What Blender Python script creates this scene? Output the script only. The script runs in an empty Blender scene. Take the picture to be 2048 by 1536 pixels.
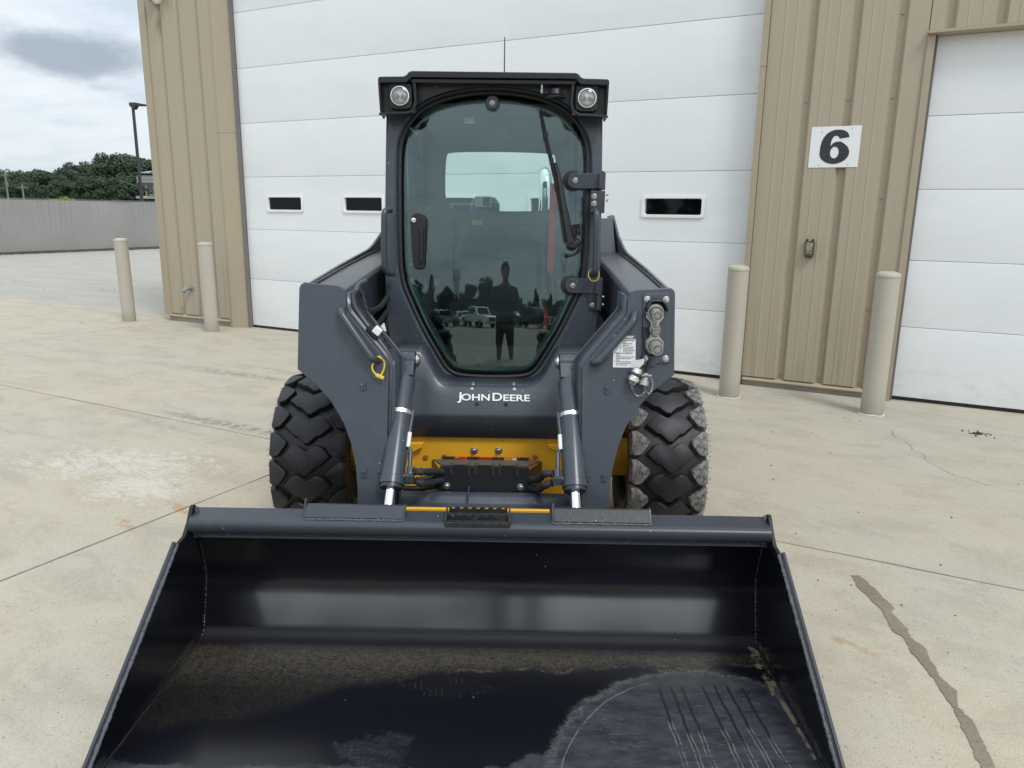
import bpy, bmesh, math, random
from math import sin, cos, pi, radians as R, sqrt, atan2
from mathutils import Vector, Matrix
import numpy as np

random.seed(7); RNG = np.random.default_rng(7)
S = bpy.context.scene
COL = S.collection

# ------------------------------------------------------------------ camera
cd = bpy.data.cameras.new('camera'); cam = bpy.data.objects.new('camera', cd); COL.objects.link(cam)
S.camera = cam
PITCH, ROLL, YAW = R(12.856), R(.758), R(.563)
f0 = Vector((-sin(YAW), cos(YAW), 0)); r0 = Vector((cos(YAW), sin(YAW), 0)); u0 = Vector((0, 0, 1))
fw = f0*cos(PITCH) - u0*sin(PITCH); up = u0*cos(PITCH) + f0*sin(PITCH)
rr = r0*cos(ROLL) + up*sin(ROLL); uu = up*cos(ROLL) - r0*sin(ROLL)
cam.matrix_world = Matrix(((rr.x, uu.x, -fw.x, .13), (rr.y, uu.y, -fw.y, 0), (rr.z, uu.z, -fw.z, 1.5), (0, 0, 0, 1)))
cd.sensor_width = 36; cd.lens = 1497.7/2048*36; cd.clip_start = .03; cd.clip_end = 3000

# ------------------------------------------------------------------ world and sun
SUN_EL, SUN_AZ = 52, 148          # elevation; compass from +Y (clockwise): behind the camera, to its right
W = bpy.data.worlds.new('World'); S.world = W; W.use_nodes = True


class NT:
    """tiny wrapper for node trees"""
    def __init__(s, nt): s.nt = nt; s.N = nt.nodes; s.L = nt.links
    def new(s, t, ins=None, **kw):
        n = s.N.new(t)
        for k, v in kw.items(): setattr(n, k, v)
        for k, v in (ins or {}).items(): s.put(n, k, v)
        return n
    def put(s, n, k, v):
        sock = n.inputs[k]
        if hasattr(v, 'is_linked') or hasattr(v, 'links'): s.L.new(v, sock)
        else:
            if sock.type == 'RGBA' and len(v) == 3: v = (*v, 1)
            sock.default_value = v
    def math(s, op, a, b=0., clamp=False):
        n = s.new('ShaderNodeMath', {0: a, 1: b}, operation=op, use_clamp=clamp); return n.outputs[0]
    def vmath(s, op, a, b=(0, 0, 0)):
        n = s.new('ShaderNodeVectorMath', {0: a, 1: b}, operation=op); return n.outputs['Value' if op in ('LENGTH', 'DOT_PRODUCT', 'DISTANCE') else 'Vector']
    def mix(s, f, a, b, mode='MIX'):
        n = s.N.new('ShaderNodeMix'); n.data_type = 'RGBA'; n.blend_type = mode
        s.put(n, 0, f); s.put(n, 6, a); s.put(n, 7, b); return n.outputs[2]
    def noise(s, vec, scale, detail=4, rough=.55, dist=0.):
        n = s.new('ShaderNodeTexNoise', {'Scale': scale, 'Detail': detail, 'Roughness': rough, 'Distortion': dist})
        if vec is not None: s.L.new(vec, n.inputs['Vector'])
        return n.outputs['Fac']
    def ramp(s, f, *stops):
        n = s.N.new('ShaderNodeValToRGB'); cr = n.color_ramp
        while len(cr.elements) < len(stops): cr.elements.new(.5)
        for e, (p, c) in zip(cr.elements, stops):
            e.position = p; e.color = (c, c, c, 1) if isinstance(c, (int, float)) else (*c, 1)
        s.L.new(f, n.inputs[0]); return n.outputs['Color']
    def step(s, f, lo, hi):
        n = s.new('ShaderNodeMapRange', {'Value': f, 'From Min': lo, 'From Max': hi}, interpolation_type='SMOOTHSTEP'); return n.outputs['Result']
    def mapping(s, vec, scale=(1, 1, 1), loc=(0, 0, 0), rot=(0, 0, 0)):
        n = s.new('ShaderNodeMapping', {'Vector': vec, 'Scale': scale, 'Location': loc, 'Rotation': rot}); return n.outputs[0]
    def ell(s, vec, c, r, rot=0., soft=.6):
        """1 inside an ellipse of the XY plane, falling to 0 at its rim"""
        v = s.vmath('SUBTRACT', vec, (c[0], c[1], 0))
        v = s.mapping(v, rot=(0, 0, -rot))
        v = s.vmath('MULTIPLY', v, (1/r[0], 1/r[1], 0))
        return s.step(s.vmath('LENGTH', v), 1, 1-soft)
    def seg(s, vec, a, b, w, soft=.5):
        """1 near the segment a-b of the XY plane"""
        L = math.hypot(b[0]-a[0], b[1]-a[1]); ang = atan2(b[1]-a[1], b[0]-a[0])
        v = s.vmath('SUBTRACT', vec, (a[0], a[1], 0)); v = s.mapping(v, rot=(0, 0, -ang))
        sp = s.new('ShaderNodeSeparateXYZ', {0: v})
        dx = s.math('MAXIMUM', s.math('MULTIPLY', sp.outputs[0], -1), s.math('SUBTRACT', sp.outputs[0], L))
        d = s.math('MAXIMUM', dx, s.math('ABSOLUTE', sp.outputs[1]))
        return s.step(d, w, w*(1-soft))


w = NT(W.node_tree)
w.N.clear()
geo = w.new('ShaderNodeTexCoord')
sky = w.new('ShaderNodeTexSky', sky_type='NISHITA', sun_disc=False, sun_elevation=R(SUN_EL), sun_rotation=R(SUN_AZ))
dv = geo.outputs['Generated']
spz = w.new('ShaderNodeSeparateXYZ', {0: dv})
hz = w.math('ADD', w.math('MAXIMUM', spz.outputs[2], 0), .16)
cmb = w.new('ShaderNodeCombineXYZ', {0: w.math('DIVIDE', spz.outputs[0], hz), 1: w.math('DIVIDE', spz.outputs[1], hz), 2: w.math('MULTIPLY', spz.outputs[2], 1.5)})
n1 = w.noise(w.mapping(cmb.outputs[0], scale=(.55, 1.1, 1), loc=(3.1, 1.7, .4)), 1.15, 8, .56, .35)
n2 = w.noise(w.mapping(cmb.outputs[0], loc=(8, 3, 0)), 3.6, 6, .6)
nn = w.math('ADD', w.math('MULTIPLY', n1, .75), w.math('MULTIPLY', n2, .25))
# one heavier bank of cloud low over the yard, left of the building
nb = w.noise(w.mapping(dv, scale=(1, 1, 2.2)), 9., 7, .55)
bank = w.vmath('SUBTRACT', dv, (-.487, .860, .157)); nb = w.noise(w.mapping(dv, scale=(1, 1, 2.2)), 9., 7, .55)
bank = w.vmath('MULTIPLY', bank, (13, 13, 36))
bk = w.step(w.math('ADD', w.vmath('LENGTH', bank), w.math('ADD', w.math('MULTIPLY', w.math('SUBTRACT', nb, .5), 2.2), w.math('MULTIPLY', w.math('SUBTRACT', n2, .5), .7))), 1.25, .35)
cl = w.ramp(nn, (.34, (.44, .515, .61)), (.44, (.575, .645, .72)), (.52, (.69, .742, .79)), (.66, (.80, .838, .870)))
cl = w.mix(w.math('MULTIPLY', bk, .85), cl, (.27, .325, .39))
low = w.step(spz.outputs[2], .15, -.02)
cl = w.mix(w.math('MULTIPLY', low, .55), cl, (.66, .745, .79))
# an overcast sky brightens evenly towards the zenith
zen = w.math('MULTIPLY', w.math('ADD', .92, w.math('MULTIPLY', w.math('MAXIMUM', spz.outputs[2], 0), .85)), 9.8)
cl = w.vmath('SCALE', cl); w.put(w.N[-1], 'Scale', zen)
skc = w.mix(.93, sky.outputs[0], cl)
bg = w.new('ShaderNodeBackground', {'Color': skc, 'Strength': .1})
wo = w.new('ShaderNodeOutputWorld', {'Surface': bg.outputs[0]})

sl = bpy.data.lights.new('sun', 'SUN'); sun = bpy.data.objects.new('sun', sl); COL.objects.link(sun)
sl.energy = 1.4; sl.angle = R(16); sl.color = (1, .985, .96)
az = R(SUN_AZ)
sd = Vector((sin(az)*cos(R(SUN_EL)), cos(az)*cos(R(SUN_EL)), sin(R(SUN_EL))))
sun.rotation_euler = sd.to_track_quat('Z', 'Y').to_euler(); sun.location = (4, -10, 12)

S.view_settings.view_transform = 'Standard'; S.view_settings.look = 'None'
S.view_settings.exposure = .30; S.view_settings.gamma = 1; S.view_settings.use_curve_mapping = False
S.render.engine = 'CYCLES'
S.cycles.max_bounces = 8; S.cycles.transparent_max_bounces = 16; S.cycles.glossy_bounces = 4
S.cycles.use_denoising = True; S.cycles.caustics_reflective = False; S.cycles.caustics_refractive = False

# ------------------------------------------------------------------ materials
MATS = {}


def mat(name, base, rough=.5, metal=0., spec=.5, var=0., vscale=6., bump=0., bscale=60., rvar=0., coat=0., fn=None):
    m = bpy.data.materials.new(name); m.use_nodes = True
    t = NT(m.node_tree); p = t.N['Principled BSDF']
    p.inputs['Roughness'].default_value = rough; p.inputs['Metallic'].default_value = metal
    p.inputs['Specular IOR Level'].default_value = spec; p.inputs['Coat Weight'].default_value = coat
    p.inputs['Coat Roughness'].default_value = .08
    tc = t.new('ShaderNodeTexCoord').outputs['Object']
    c = (*base, 1)
    col = None
    if var:
        n = t.noise(tc, vscale, 5, .6)
        col = t.mix(n, tuple(max(0, b*(1-var)) for b in base), tuple(b*(1+var) for b in base))
        t.L.new(col, p.inputs['Base Color'])
    else: p.inputs['Base Color'].default_value = c
    if rvar:
        n = t.noise(tc, vscale*1.7, 5, .65)
        t.L.new(t.math('ADD', rough-rvar, t.math('MULTIPLY', n, 2*rvar)), p.inputs['Roughness'])
    if bump:
        b = t.new('ShaderNodeBump', {'Strength': bump, 'Distance': .01, 'Height': t.noise(tc, bscale, 3)})
        t.L.new(b.outputs[0], p.inputs['Normal'])
    if fn: fn(t, p, tc, col if col is not None else c)
    MATS[name] = m; return m


def dusty(dust=(.30, .27, .21), amount=.35, scale=14., speck=True):
    """thin dust film and a few pale specks"""
    def fn(t, p, tc, col):
        n = t.noise(tc, scale, 8, .7)
        f = t.math('MULTIPLY', t.step(n, .52, .78), amount)
        c = t.mix(f, col, dust)
        if speck:
            v = t.new('ShaderNodeTexVoronoi', {'Vector': tc, 'Scale': 55.}, feature='F1')
            sel = t.math('LESS_THAN', t.new('ShaderNodeSeparateColor', {0: v.outputs['Color']}).outputs[0], .05)
            dot = t.math('MULTIPLY', t.math('LESS_THAN', v.outputs['Distance'], .11), sel)
            c = t.mix(dot, c, (.55, .53, .48))
        t.L.new(c, p.inputs['Base Color'])
        t.L.new(t.math('ADD', p.inputs['Roughness'].default_value, t.math('MULTIPLY', f, .5)), p.inputs['Roughness'])
    return fn


charcoal = mat('charcoal_paint', (.047, .056, .072), .29, var=.10, vscale=3, rvar=.04, fn=dusty((.24, .23, .20), .15, 9))
charcoal_dark = mat('charcoal_paint_satin', (.030, .036, .048), .36, var=.08, vscale=4, fn=dusty(amount=.04))
visor_p = mat('visor_paint', (.012, .0135, .018), .3, var=.1, vscale=6, fn=dusty(amount=.05))
blk_gloss = mat('black_gloss_paint', (.013, .014, .018), .24, var=.1, vscale=5, fn=dusty(amount=.04))
step_blk = mat('step_black_paint', (.016, .0175, .021), .38, var=.15, vscale=12)
blk_step = mat('black_tread_paint', (.018, .018, .018), .45, var=.2, vscale=20, fn=dusty((.2, .15, .1), .5, 30))
blk_plastic = mat('black_plastic', (.014, .014, .016), .42, bump=.05, bscale=300)
blk_rubber = mat('black_rubber_seal', (.012, .012, .013), .6)
yellow = mat('yellow_paint', (.74, .385, .022), .4, var=.06, vscale=5, fn=dusty((.25, .17, .07), .25, 10))
hose_m = mat('hose_sleeve', (.022, .021, .026), .75, bump=.5, bscale=90)
steel = mat('zinc_steel', (.46, .46, .45), .36, 1., var=.15, vscale=60)
castm = mat('cast_steel', (.40, .395, .375), .5, .75, var=.35, vscale=45, bump=.25, bscale=150)
chrome = mat('chrome', (.82, .83, .84), .07, 1.)
alu = mat('bright_aluminium', (.82, .82, .81), .3, .9, var=.1, vscale=50)
white_p = mat('white_plastic', (.78, .78, .76), .4)
paper = mat('white_label', (.70, .72, .72), .45)
ink = mat('label_ink', (.03, .03, .035), .5)
ink_grey = mat('label_grey', (.10, .105, .12), .5)
letter = mat('white_vinyl', (.80, .81, .80), .35)
red_l = mat('red_label', (.62, .03, .02), .45)
orange_l = mat('orange_label', (.75, .24, .03), .45)
orange = mat('orange_webbing', (.80, .12, .045), .6, bump=.4, bscale=200)
yel_pl = mat('yellow_cable', (.72, .56, .04), .4)
rusty = mat('rust_brown', (.10, .045, .025), .7, var=.4, vscale=60)
seatm = mat('seat_vinyl', (.06, .065, .07), .6, bump=.2, bscale=200)
inter = mat('cab_interior', (.13, .145, .15), .6, var=.08)
liner = mat('headliner', (.12, .13, .135), .8)
seat_mark = mat('seat_mark', (.16, .175, .18), .5)
sticker = mat('yellow_sticker', (.55, .52, .16), .5)
weldm = mat('weld_bead', (.075, .08, .09), .38, bump=.6, bscale=120)
gray_seal = mat('grey_weather_seal', (.16, .16, .155), .6)
dark_in = mat('dark_interior', (.012, .014, .013), .5)
tailm = mat('red_lens', (.4, .01, .01), .2)


def rubber_fn(dust, amt):
    def fn(t, p, tc, col):
        n = t.noise(t.mapping(tc, scale=(1, .55, .8), rot=(.4, 0, .7)), 70 if amt > .5 else 26, 10, .78)
        sc = t.noise(t.mapping(tc, scale=(8, 90, 8), rot=(.3, .5, .9)), 5, 3, .6)
        f = t.math('MULTIPLY', t.step(n, *((.36, .62) if amt > .5 else (.44, .66))), amt)
        f = t.math('MAXIMUM', f, t.math('MULTIPLY', t.step(sc, .66, .74), min(.6, amt+.18)))
        c = t.mix(f, col, dust); t.L.new(c, p.inputs['Base Color'])
        t.L.new(t.math('ADD', .5, t.math('MULTIPLY', f, .4)), p.inputs['Roughness'])
        b = t.new('ShaderNodeBump', {'Strength': .35, 'Distance': .004, 'Height': n}); t.L.new(b.outputs[0], p.inputs['Normal'])
    return fn


rubber = mat('tyre_rubber', (.0095, .0095, .0115), .46, fn=rubber_fn((.085, .082, .08), .08))
rubber_dust = mat('tyre_rubber_dusty', (.022, .021, .02), .7, fn=rubber_fn((.30, .285, .265), .74))


def glass_mat(name, tint, ior=1.5, rough=0., gtint=(1, 1, 1)):
    m = bpy.data.materials.new(name); m.use_nodes = True; t = NT(m.node_tree); t.N.clear()
    tr = t.new('ShaderNodeBsdfTransparent', {'Color': tint}); gl = t.new('ShaderNodeBsdfGlossy', {'Roughness': rough, 'Color': gtint})
    fr = t.new('ShaderNodeFresnel', {'IOR': ior})
    mx = t.new('ShaderNodeMixShader', {0: fr.outputs[0], 1: tr.outputs[0], 2: gl.outputs[0]})
    t.new('ShaderNodeOutputMaterial', {0: mx.outputs[0]}); MATS[name] = m; return m


cab_glass = glass_mat('tinted_cab_glass', (.875, .945, .925), 1.66, gtint=(.80, .97, 1.))
clear_glass = glass_mat('clear_glass', (.95, .96, .95), 1.4)
dark_glass = mat('dark_window_glass', (.003, .004, .004), .03, spec=.22)
lens_m = glass_mat('lamp_lens', (.93, .94, .95), 1.5, .02)
lamp_in = mat('lamp_reflector', (.86, .87, .87), .4, .1, var=.25, vscale=260)
lamp_bulb = mat('lamp_optic', (.70, .70, .64), .25)


def tan_fn(t, p, tc, col):
    st = t.noise(t.mapping(tc, scale=(26, 26, .5)), 1., 6, .65)
    lg = t.noise(t.mapping(tc, scale=(2, 2, .6)), 1., 4, .6)
    sp = t.new('ShaderNodeSeparateXYZ', {0: tc})
    grime = t.math('MULTIPLY', t.step(sp.outputs[2], 1.3, .1), t.step(st, .45, .7))
    c = t.mix(t.math('MULTIPLY', t.step(st, .42, .75), .28), col, (.31, .265, .19))
    c = t.mix(t.math('MULTIPLY', lg, .2), c, (.42, .375, .29))
    c = t.mix(t.math('MULTIPLY', grime, .35), c, (.22, .18, .12)); t.L.new(c, p.inputs['Base Color'])


tan = mat('tan_steel', (.395, .340, .250), .48, fn=tan_fn)
tan_trim = mat('tan_trim', (.38, .322, .232), .45, var=.06, vscale=3)


def door_fn(t, p, tc, col):
    lg = t.noise(t.mapping(tc, scale=(.7, 1, 2.2)), 1.2, 6, .65)
    c = t.mix(t.step(lg, .35, .75), col, (.735, .765, .775)); 
    st = t.noise(t.mapping(tc, scale=(14, 1, .5)), 1., 5, .6)
    c = t.mix(t.math('MULTIPLY', t.step(st, .6, .85), .25), c, (.62, .63, .61))
    spd = t.new('ShaderNodeSeparateXYZ', {0: tc}); dn = t.noise(t.mapping(tc, scale=(1, 1, 2)), 5, 8, .75)
    c = t.mix(t.math('MULTIPLY', t.math('MULTIPLY', t.step(spd.outputs[2], .55, .03), t.step(dn, .46, .70)), .40), c, (.52, .50, .45)); t.L.new(c, p.inputs['Base Color'])
    b = t.new('ShaderNodeBump', {'Strength': .14, 'Distance': .003, 'Height': t.noise(tc, 130, 3, .6)}); t.L.new(b.outputs[0], p.inputs['Normal'])


door_w = mat('white_door_steel', (.785, .81, .82), .46, fn=door_fn)
vinyl_w = mat('white_window_frame', (.80, .81, .81), .35)


def bollard_fn(t, p, tc, col):
    n = t.noise(tc, 7, 7, .65); st = t.noise(t.mapping(tc, scale=(14, 14, .8)), 1., 5, .6)
    c = t.mix(t.math('MULTIPLY', t.step(n, .5, .8), .3), col, (.33, .30, .25))
    c = t.mix(t.math('MULTIPLY', t.step(st, .5, .75), .22), c, (.52, .49, .42))
    v = t.new('ShaderNodeTexVoronoi', {'Vector': tc, 'Scale': 13.}, feature='F1')
    sel = t.math('LESS_THAN', t.new('ShaderNodeSeparateColor', {0: v.outputs['Color']}).outputs[0], .035)
    c = t.mix(t.math('MULTIPLY', t.math('LESS_THAN', v.outputs['Distance'], .1), sel), c, (.08, .07, .06))
    sp = t.new('ShaderNodeSeparateXYZ', {0: tc})
    gr = t.math('MULTIPLY', t.step(t.math('ADD', sp.outputs[2], t.math('MULTIPLY', t.math('SUBTRACT', n, .5), .22)), .20, .0), .5)
    c = t.mix(gr, c, (.25, .22, .17))
    rub = t.math('MULTIPLY', t.step(t.noise(t.mapping(tc, scale=(3, 3, 26), loc=(2, 1, 5)), 1.6, 6, .7), .66, .74), .35)
    c = t.mix(rub, c, (.20, .185, .16))
    t.L.new(c, p.inputs['Base Color'])
    b = t.new('ShaderNodeBump', {'Strength': .1, 'Distance': .004, 'Height': n}); t.L.new(b.outputs[0], p.inputs['Normal'])


boll_m = mat('bollard_sleeve', (.445, .415, .345), .5, fn=bollard_fn)
caulk = mat('white_caulk', (.62, .61, .57), .7, bump=.5, bscale=60)


def concrete_base(t, tc, grey=0.):
    """poured concrete with a broom finish, blotches and aggregate"""
    n1 = t.noise(tc, .55, 6, .6); n2 = t.noise(t.mapping(tc, scale=(1, 1.7, 1)), 2.4, 8, .68, .4); n3 = t.noise(tc, 34, 6, .75)
    n4 = t.noise(tc, 150, 3, .7)
    c = t.mix(t.step(n1, .35, .68), (.458, .400, .300), (.412, .386, .325))
    c = t.mix(t.math('MULTIPLY', t.step(n2, .42, .64), .75), c, (.47, .432, .345))
    c = t.mix(t.math('MULTIPLY', t.step(n2, .52, .36), .60), c, (.36, .325, .262))
    c = t.mix(t.math('MULTIPLY', t.step(n3, .52, .74), .42), c, (.54, .51, .43))
    c = t.mix(t.math('MULTIPLY', t.step(n3, .46, .28), .55), c, (.27, .245, .20))
    c = t.mix(t.math('MULTIPLY', t.step(n4, .47, .33), .65), c, (.20, .185, .16))
    v = t.new('ShaderNodeTexVoronoi', {'Vector': tc, 'Scale': 42.}, feature='F1')
    pit = t.math('MULTIPLY', t.math('LESS_THAN', v.outputs['Distance'], .17), t.math('LESS_THAN', t.new('ShaderNodeSeparateColor', {0: v.outputs['Color']}).outputs[1], .16))
    c = t.mix(t.math('MULTIPLY', pit, .6), c, (.14, .125, .105))
    if grey: c = t.mix(grey, c, (.40, .39, .365))
    return c, n3, n4


def concrete_fn(t, p, tc, col):
    c, n3, n4 = concrete_base(t, tc)
    rnd = t.new('ShaderNodeObjectInfo').outputs['Random']
    c = t.mix(t.math('MULTIPLY', rnd, .18), c, (.40, .385, .345))
    fr = t.noise(t.mapping(tc, scale=(1, 1.8, 1), rot=(0, 0, .5)), 7.5, 8, .72)
    fr2 = t.noise(t.mapping(tc, loc=(5, 2, 0)), 14, 7, .7)
    # grey-green worn yard beyond the front slabs
    sp = t.new('ShaderNodeSeparateXYZ', {0: tc})
    yard = t.math('MULTIPLY', t.step(sp.outputs[1], .0, .5), t.step(sp.outputs[0], -8.7, -9.4))
    yn = t.noise(t.mapping(tc, scale=(.5, 1.6, 1), rot=(0, 0, .5)), 1.3, 9, .72)
    yc = t.mix(t.step(yn, .38, .62), (.325, .318, .292), (.375, .365, .335))
    c = t.mix(t.math('MULTIPLY', yard, .8), c, yc)
    # white lime bloom on the left
    m = t.math('MAXIMUM', t.ell(tc, (-4.0, 2.75-7), (1.35, .62), .45, .95), t.math('MULTIPLY', t.ell(tc, (-3.5, 2.55-7), (.55, .45), .2, .9), 1.15))
    fq = t.noise(t.mapping(tc, scale=(1, 2.2, 1), rot=(0, 0, .35)), 24, 9, .8)
    m = t.math('MULTIPLY', t.step(t.math('ADD', t.math('ADD', t.math('MULTIPLY', fr, .45), t.math('MULTIPLY', fq, .55)), t.math('MULTIPLY', m, .17)), .60, .70), t.step(m, .02, .45))
    c = t.mix(t.math('MULTIPLY', m, t.math('ADD', .15, t.math('MULTIPLY', n3, .7))), c, (.62, .60, .54))
    # rubber scuffs left by turning tyres
    for (cx, cy, rx, ry, ro, k) in ((-4.1, -3.32, 1.05, .11, .0, .85), (-4.6, -3.55, 1.0, .07, -.1, .3), (-5.2, -2.08, 1.2, .13, .05, .7), (-4.9, -1.75, 1.4, .08, -.04, .28),
                                    (1.0, -3.0, 1.4, .12, .15, .16)):
        e = t.ell(tc, (cx, cy), (rx, ry), ro, .95)
        c = t.mix(t.math('MULTIPLY', t.math('MULTIPLY', e, k), t.step(fr2, .38, .62)), c, (.13, .13, .125))
    # rust
    for (cx, cy, rx, ry, ro) in ((.08, -4.22, .22, .05, -.35), (-3.13, -4.8, .2, .07, -.3), (-3.0, -4.55, .5, .1, -.2)):
        e = t.ell(tc, (cx, cy), (rx, ry), ro, .9)
        c = t.mix(t.math('MULTIPLY', t.step(t.math('ADD', fr2, t.math('MULTIPLY', e, .2)), .6, .74), t.math('MULTIPLY', e, .6)), c, (.36, .21, .10))
    # pale spalls by the door, dark droppings, hairline crack
    e = t.ell(tc, (1.0, -1.5), (1.4, .9), 0, .8)
    c = t.mix(t.math('MULTIPLY', t.math('MULTIPLY', e, .6), t.step(fr, .66, .72)), c, (.66, .645, .59))
    e = t.ell(tc, (-.5, -.25), (1.0, .5), 0, .7)
    c = t.mix(t.math('MULTIPLY', e, t.math('MULTIPLY', t.step(fr, .45, .7), .5)), c, (.55, .54, .50))
    e = t.ell(tc, (.68, -.815), (.085, .05), .2, .9)
    c = t.mix(t.step(t.math('ADD', fr2, t.math('MULTIPLY', e, .35)), .74, .78), c, (.045, .03, .025))
    wob = t.new('ShaderNodeTexNoise', {'Vector': tc, 'Scale': 5., 'Detail': 4.})
    tw = t.vmath('ADD', tc, t.vmath('MULTIPLY', t.vmath('SUBTRACT', wob.outputs['Color'], (.5, .5, .5)), (.16, .16, 0)))
    for a, b in (((.1, -1.05), (.45, -1.9)), ((.45, -1.9), (1.3, -2.35)), ((-9.3, .3), (-12.5, -.6))):
        c = t.mix(t.math('MULTIPLY', t.seg(tw, a, b, .006), .55), c, (.13, .12, .10))
    t.L.new(c, p.inputs['Base Color'])
    h = t.math('ADD', t.math('MULTIPLY', n3, .7), t.math('MULTIPLY', n4, .3))
    b = t.new('ShaderNodeBump', {'Strength': .55, 'Distance': .006, 'Height': h}); t.L.new(b.outputs[0], p.inputs['Normal'])


concrete = mat('concrete', (.4, .37, .3), .85, spec=.25, fn=concrete_fn)


def wet_fn(t, p, tc, col):
    c, n3, n4 = concrete_base(t, tc)
    t.L.new(t.mix(1., c, (.50, .47, .42), 'MULTIPLY'), p.inputs['Base Color'])
    b = t.new('ShaderNodeBump', {'Strength': .45, 'Distance': .006, 'Height': n3}); t.L.new(b.outputs[0], p.inputs['Normal'])


wet = mat('wet_concrete', (.2, .18, .15), .55, spec=.4, fn=wet_fn)


def found_fn(t, p, tc, col):
    c, n3, n4 = concrete_base(t, tc, .5); t.L.new(t.mix(.2, c, (.25, .24, .21)), p.inputs['Base Color'])
    b = t.new('ShaderNodeBump', {'Strength': .6, 'Distance': .01, 'Height': n3}); t.L.new(b.outputs[0], p.inputs['Normal'])


found_m = mat('foundation_concrete', (.35, .33, .29), .9, fn=found_fn)


def grass_fn(t, p, tc, col):
    n = t.noise(tc, .3, 8, .7); c = t.mix(t.step(n, .35, .7), (.05, .075, .025), (.09, .095, .04)); t.L.new(c, p.inputs['Base Color'])


grass_m = mat('rough_grass', (.06, .08, .03), .95, fn=grass_fn)
slat_m = mat('fence_slat', (.355, .345, .332), .5, var=.16, vscale=.9)
wire_m = mat('galvanised_wire', (.33, .325, .315), .5, .2)
post_m = mat('fence_post', (.25, .25, .25), .5, .4)
litter_m = mat('leaf_litter', (.07, .055, .04), .95, var=.5, vscale=9, bump=.8, bscale=30)


def leaf_mat(name, a, b, hue=.0):
    def fn(t, p, tc, col):
        rnd = t.new('ShaderNodeObjectInfo').outputs['Random']
        g = t.noise(t.mapping(tc, scale=(.35, .35, .35)), 1.3, 3)
        c = t.mix(t.step(g, .35, .65), a, b)
        c = t.mix(t.math('MULTIPLY', rnd, .45), c, (a[0]*1.5, a[1]*1.15, a[2]*.8))
        t.L.new(c, p.inputs['Base Color'])
    return mat(name, a, .6, spec=.2, fn=fn)


leaf = leaf_mat('leaf_green', (.050, .078, .052), (.080, .116, .072))  # green lightened and blued to stand in for distance haze
leaf_y = leaf_mat('leaf_yellow_green', (.17, .18, .03), (.24, .24, .05))
bark = mat('bark', (.06, .05, .04), .9, bump=.6, bscale=8)
pole_m = mat('dark_bronze_steel', (.045, .045, .048), .5)
wood_m = mat('weathered_wood', (.25, .235, .2), .85, var=.15)
tank_m = mat('galvanised_hopper', (.36, .36, .37), .4, .4, var=.06)
green_p = mat('green_paint', (.03, .16, .08), .45)
carw = mat('car_white', (.75, .75, .74), .15, coat=.5)
card = mat('car_dark', (.03, .032, .036), .15, coat=.5)
cars = mat('car_silver', (.35, .36, .37), .2, .5, coat=.5)
jacket = mat('jacket_cloth', (.045, .04, .038), .85)
skin_m = mat('skin', (.36, .2, .14), .55)
hair_m = mat('hair', (.02, .015, .012), .7)
jean = mat('dark_trousers', (.025, .027, .033), .85)
scale_grey = mat('tower_paint', (.86, .88, .88), .5)

# ---- bucket inside: glossy paint with dust, grey scoured steel, water runs
BUCKET_Y0 = 2.0   # bucket part shares the loader's root, whose base is at (0, 3.9, 0)
LB = Vector((0, 3.9, 0))


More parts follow.
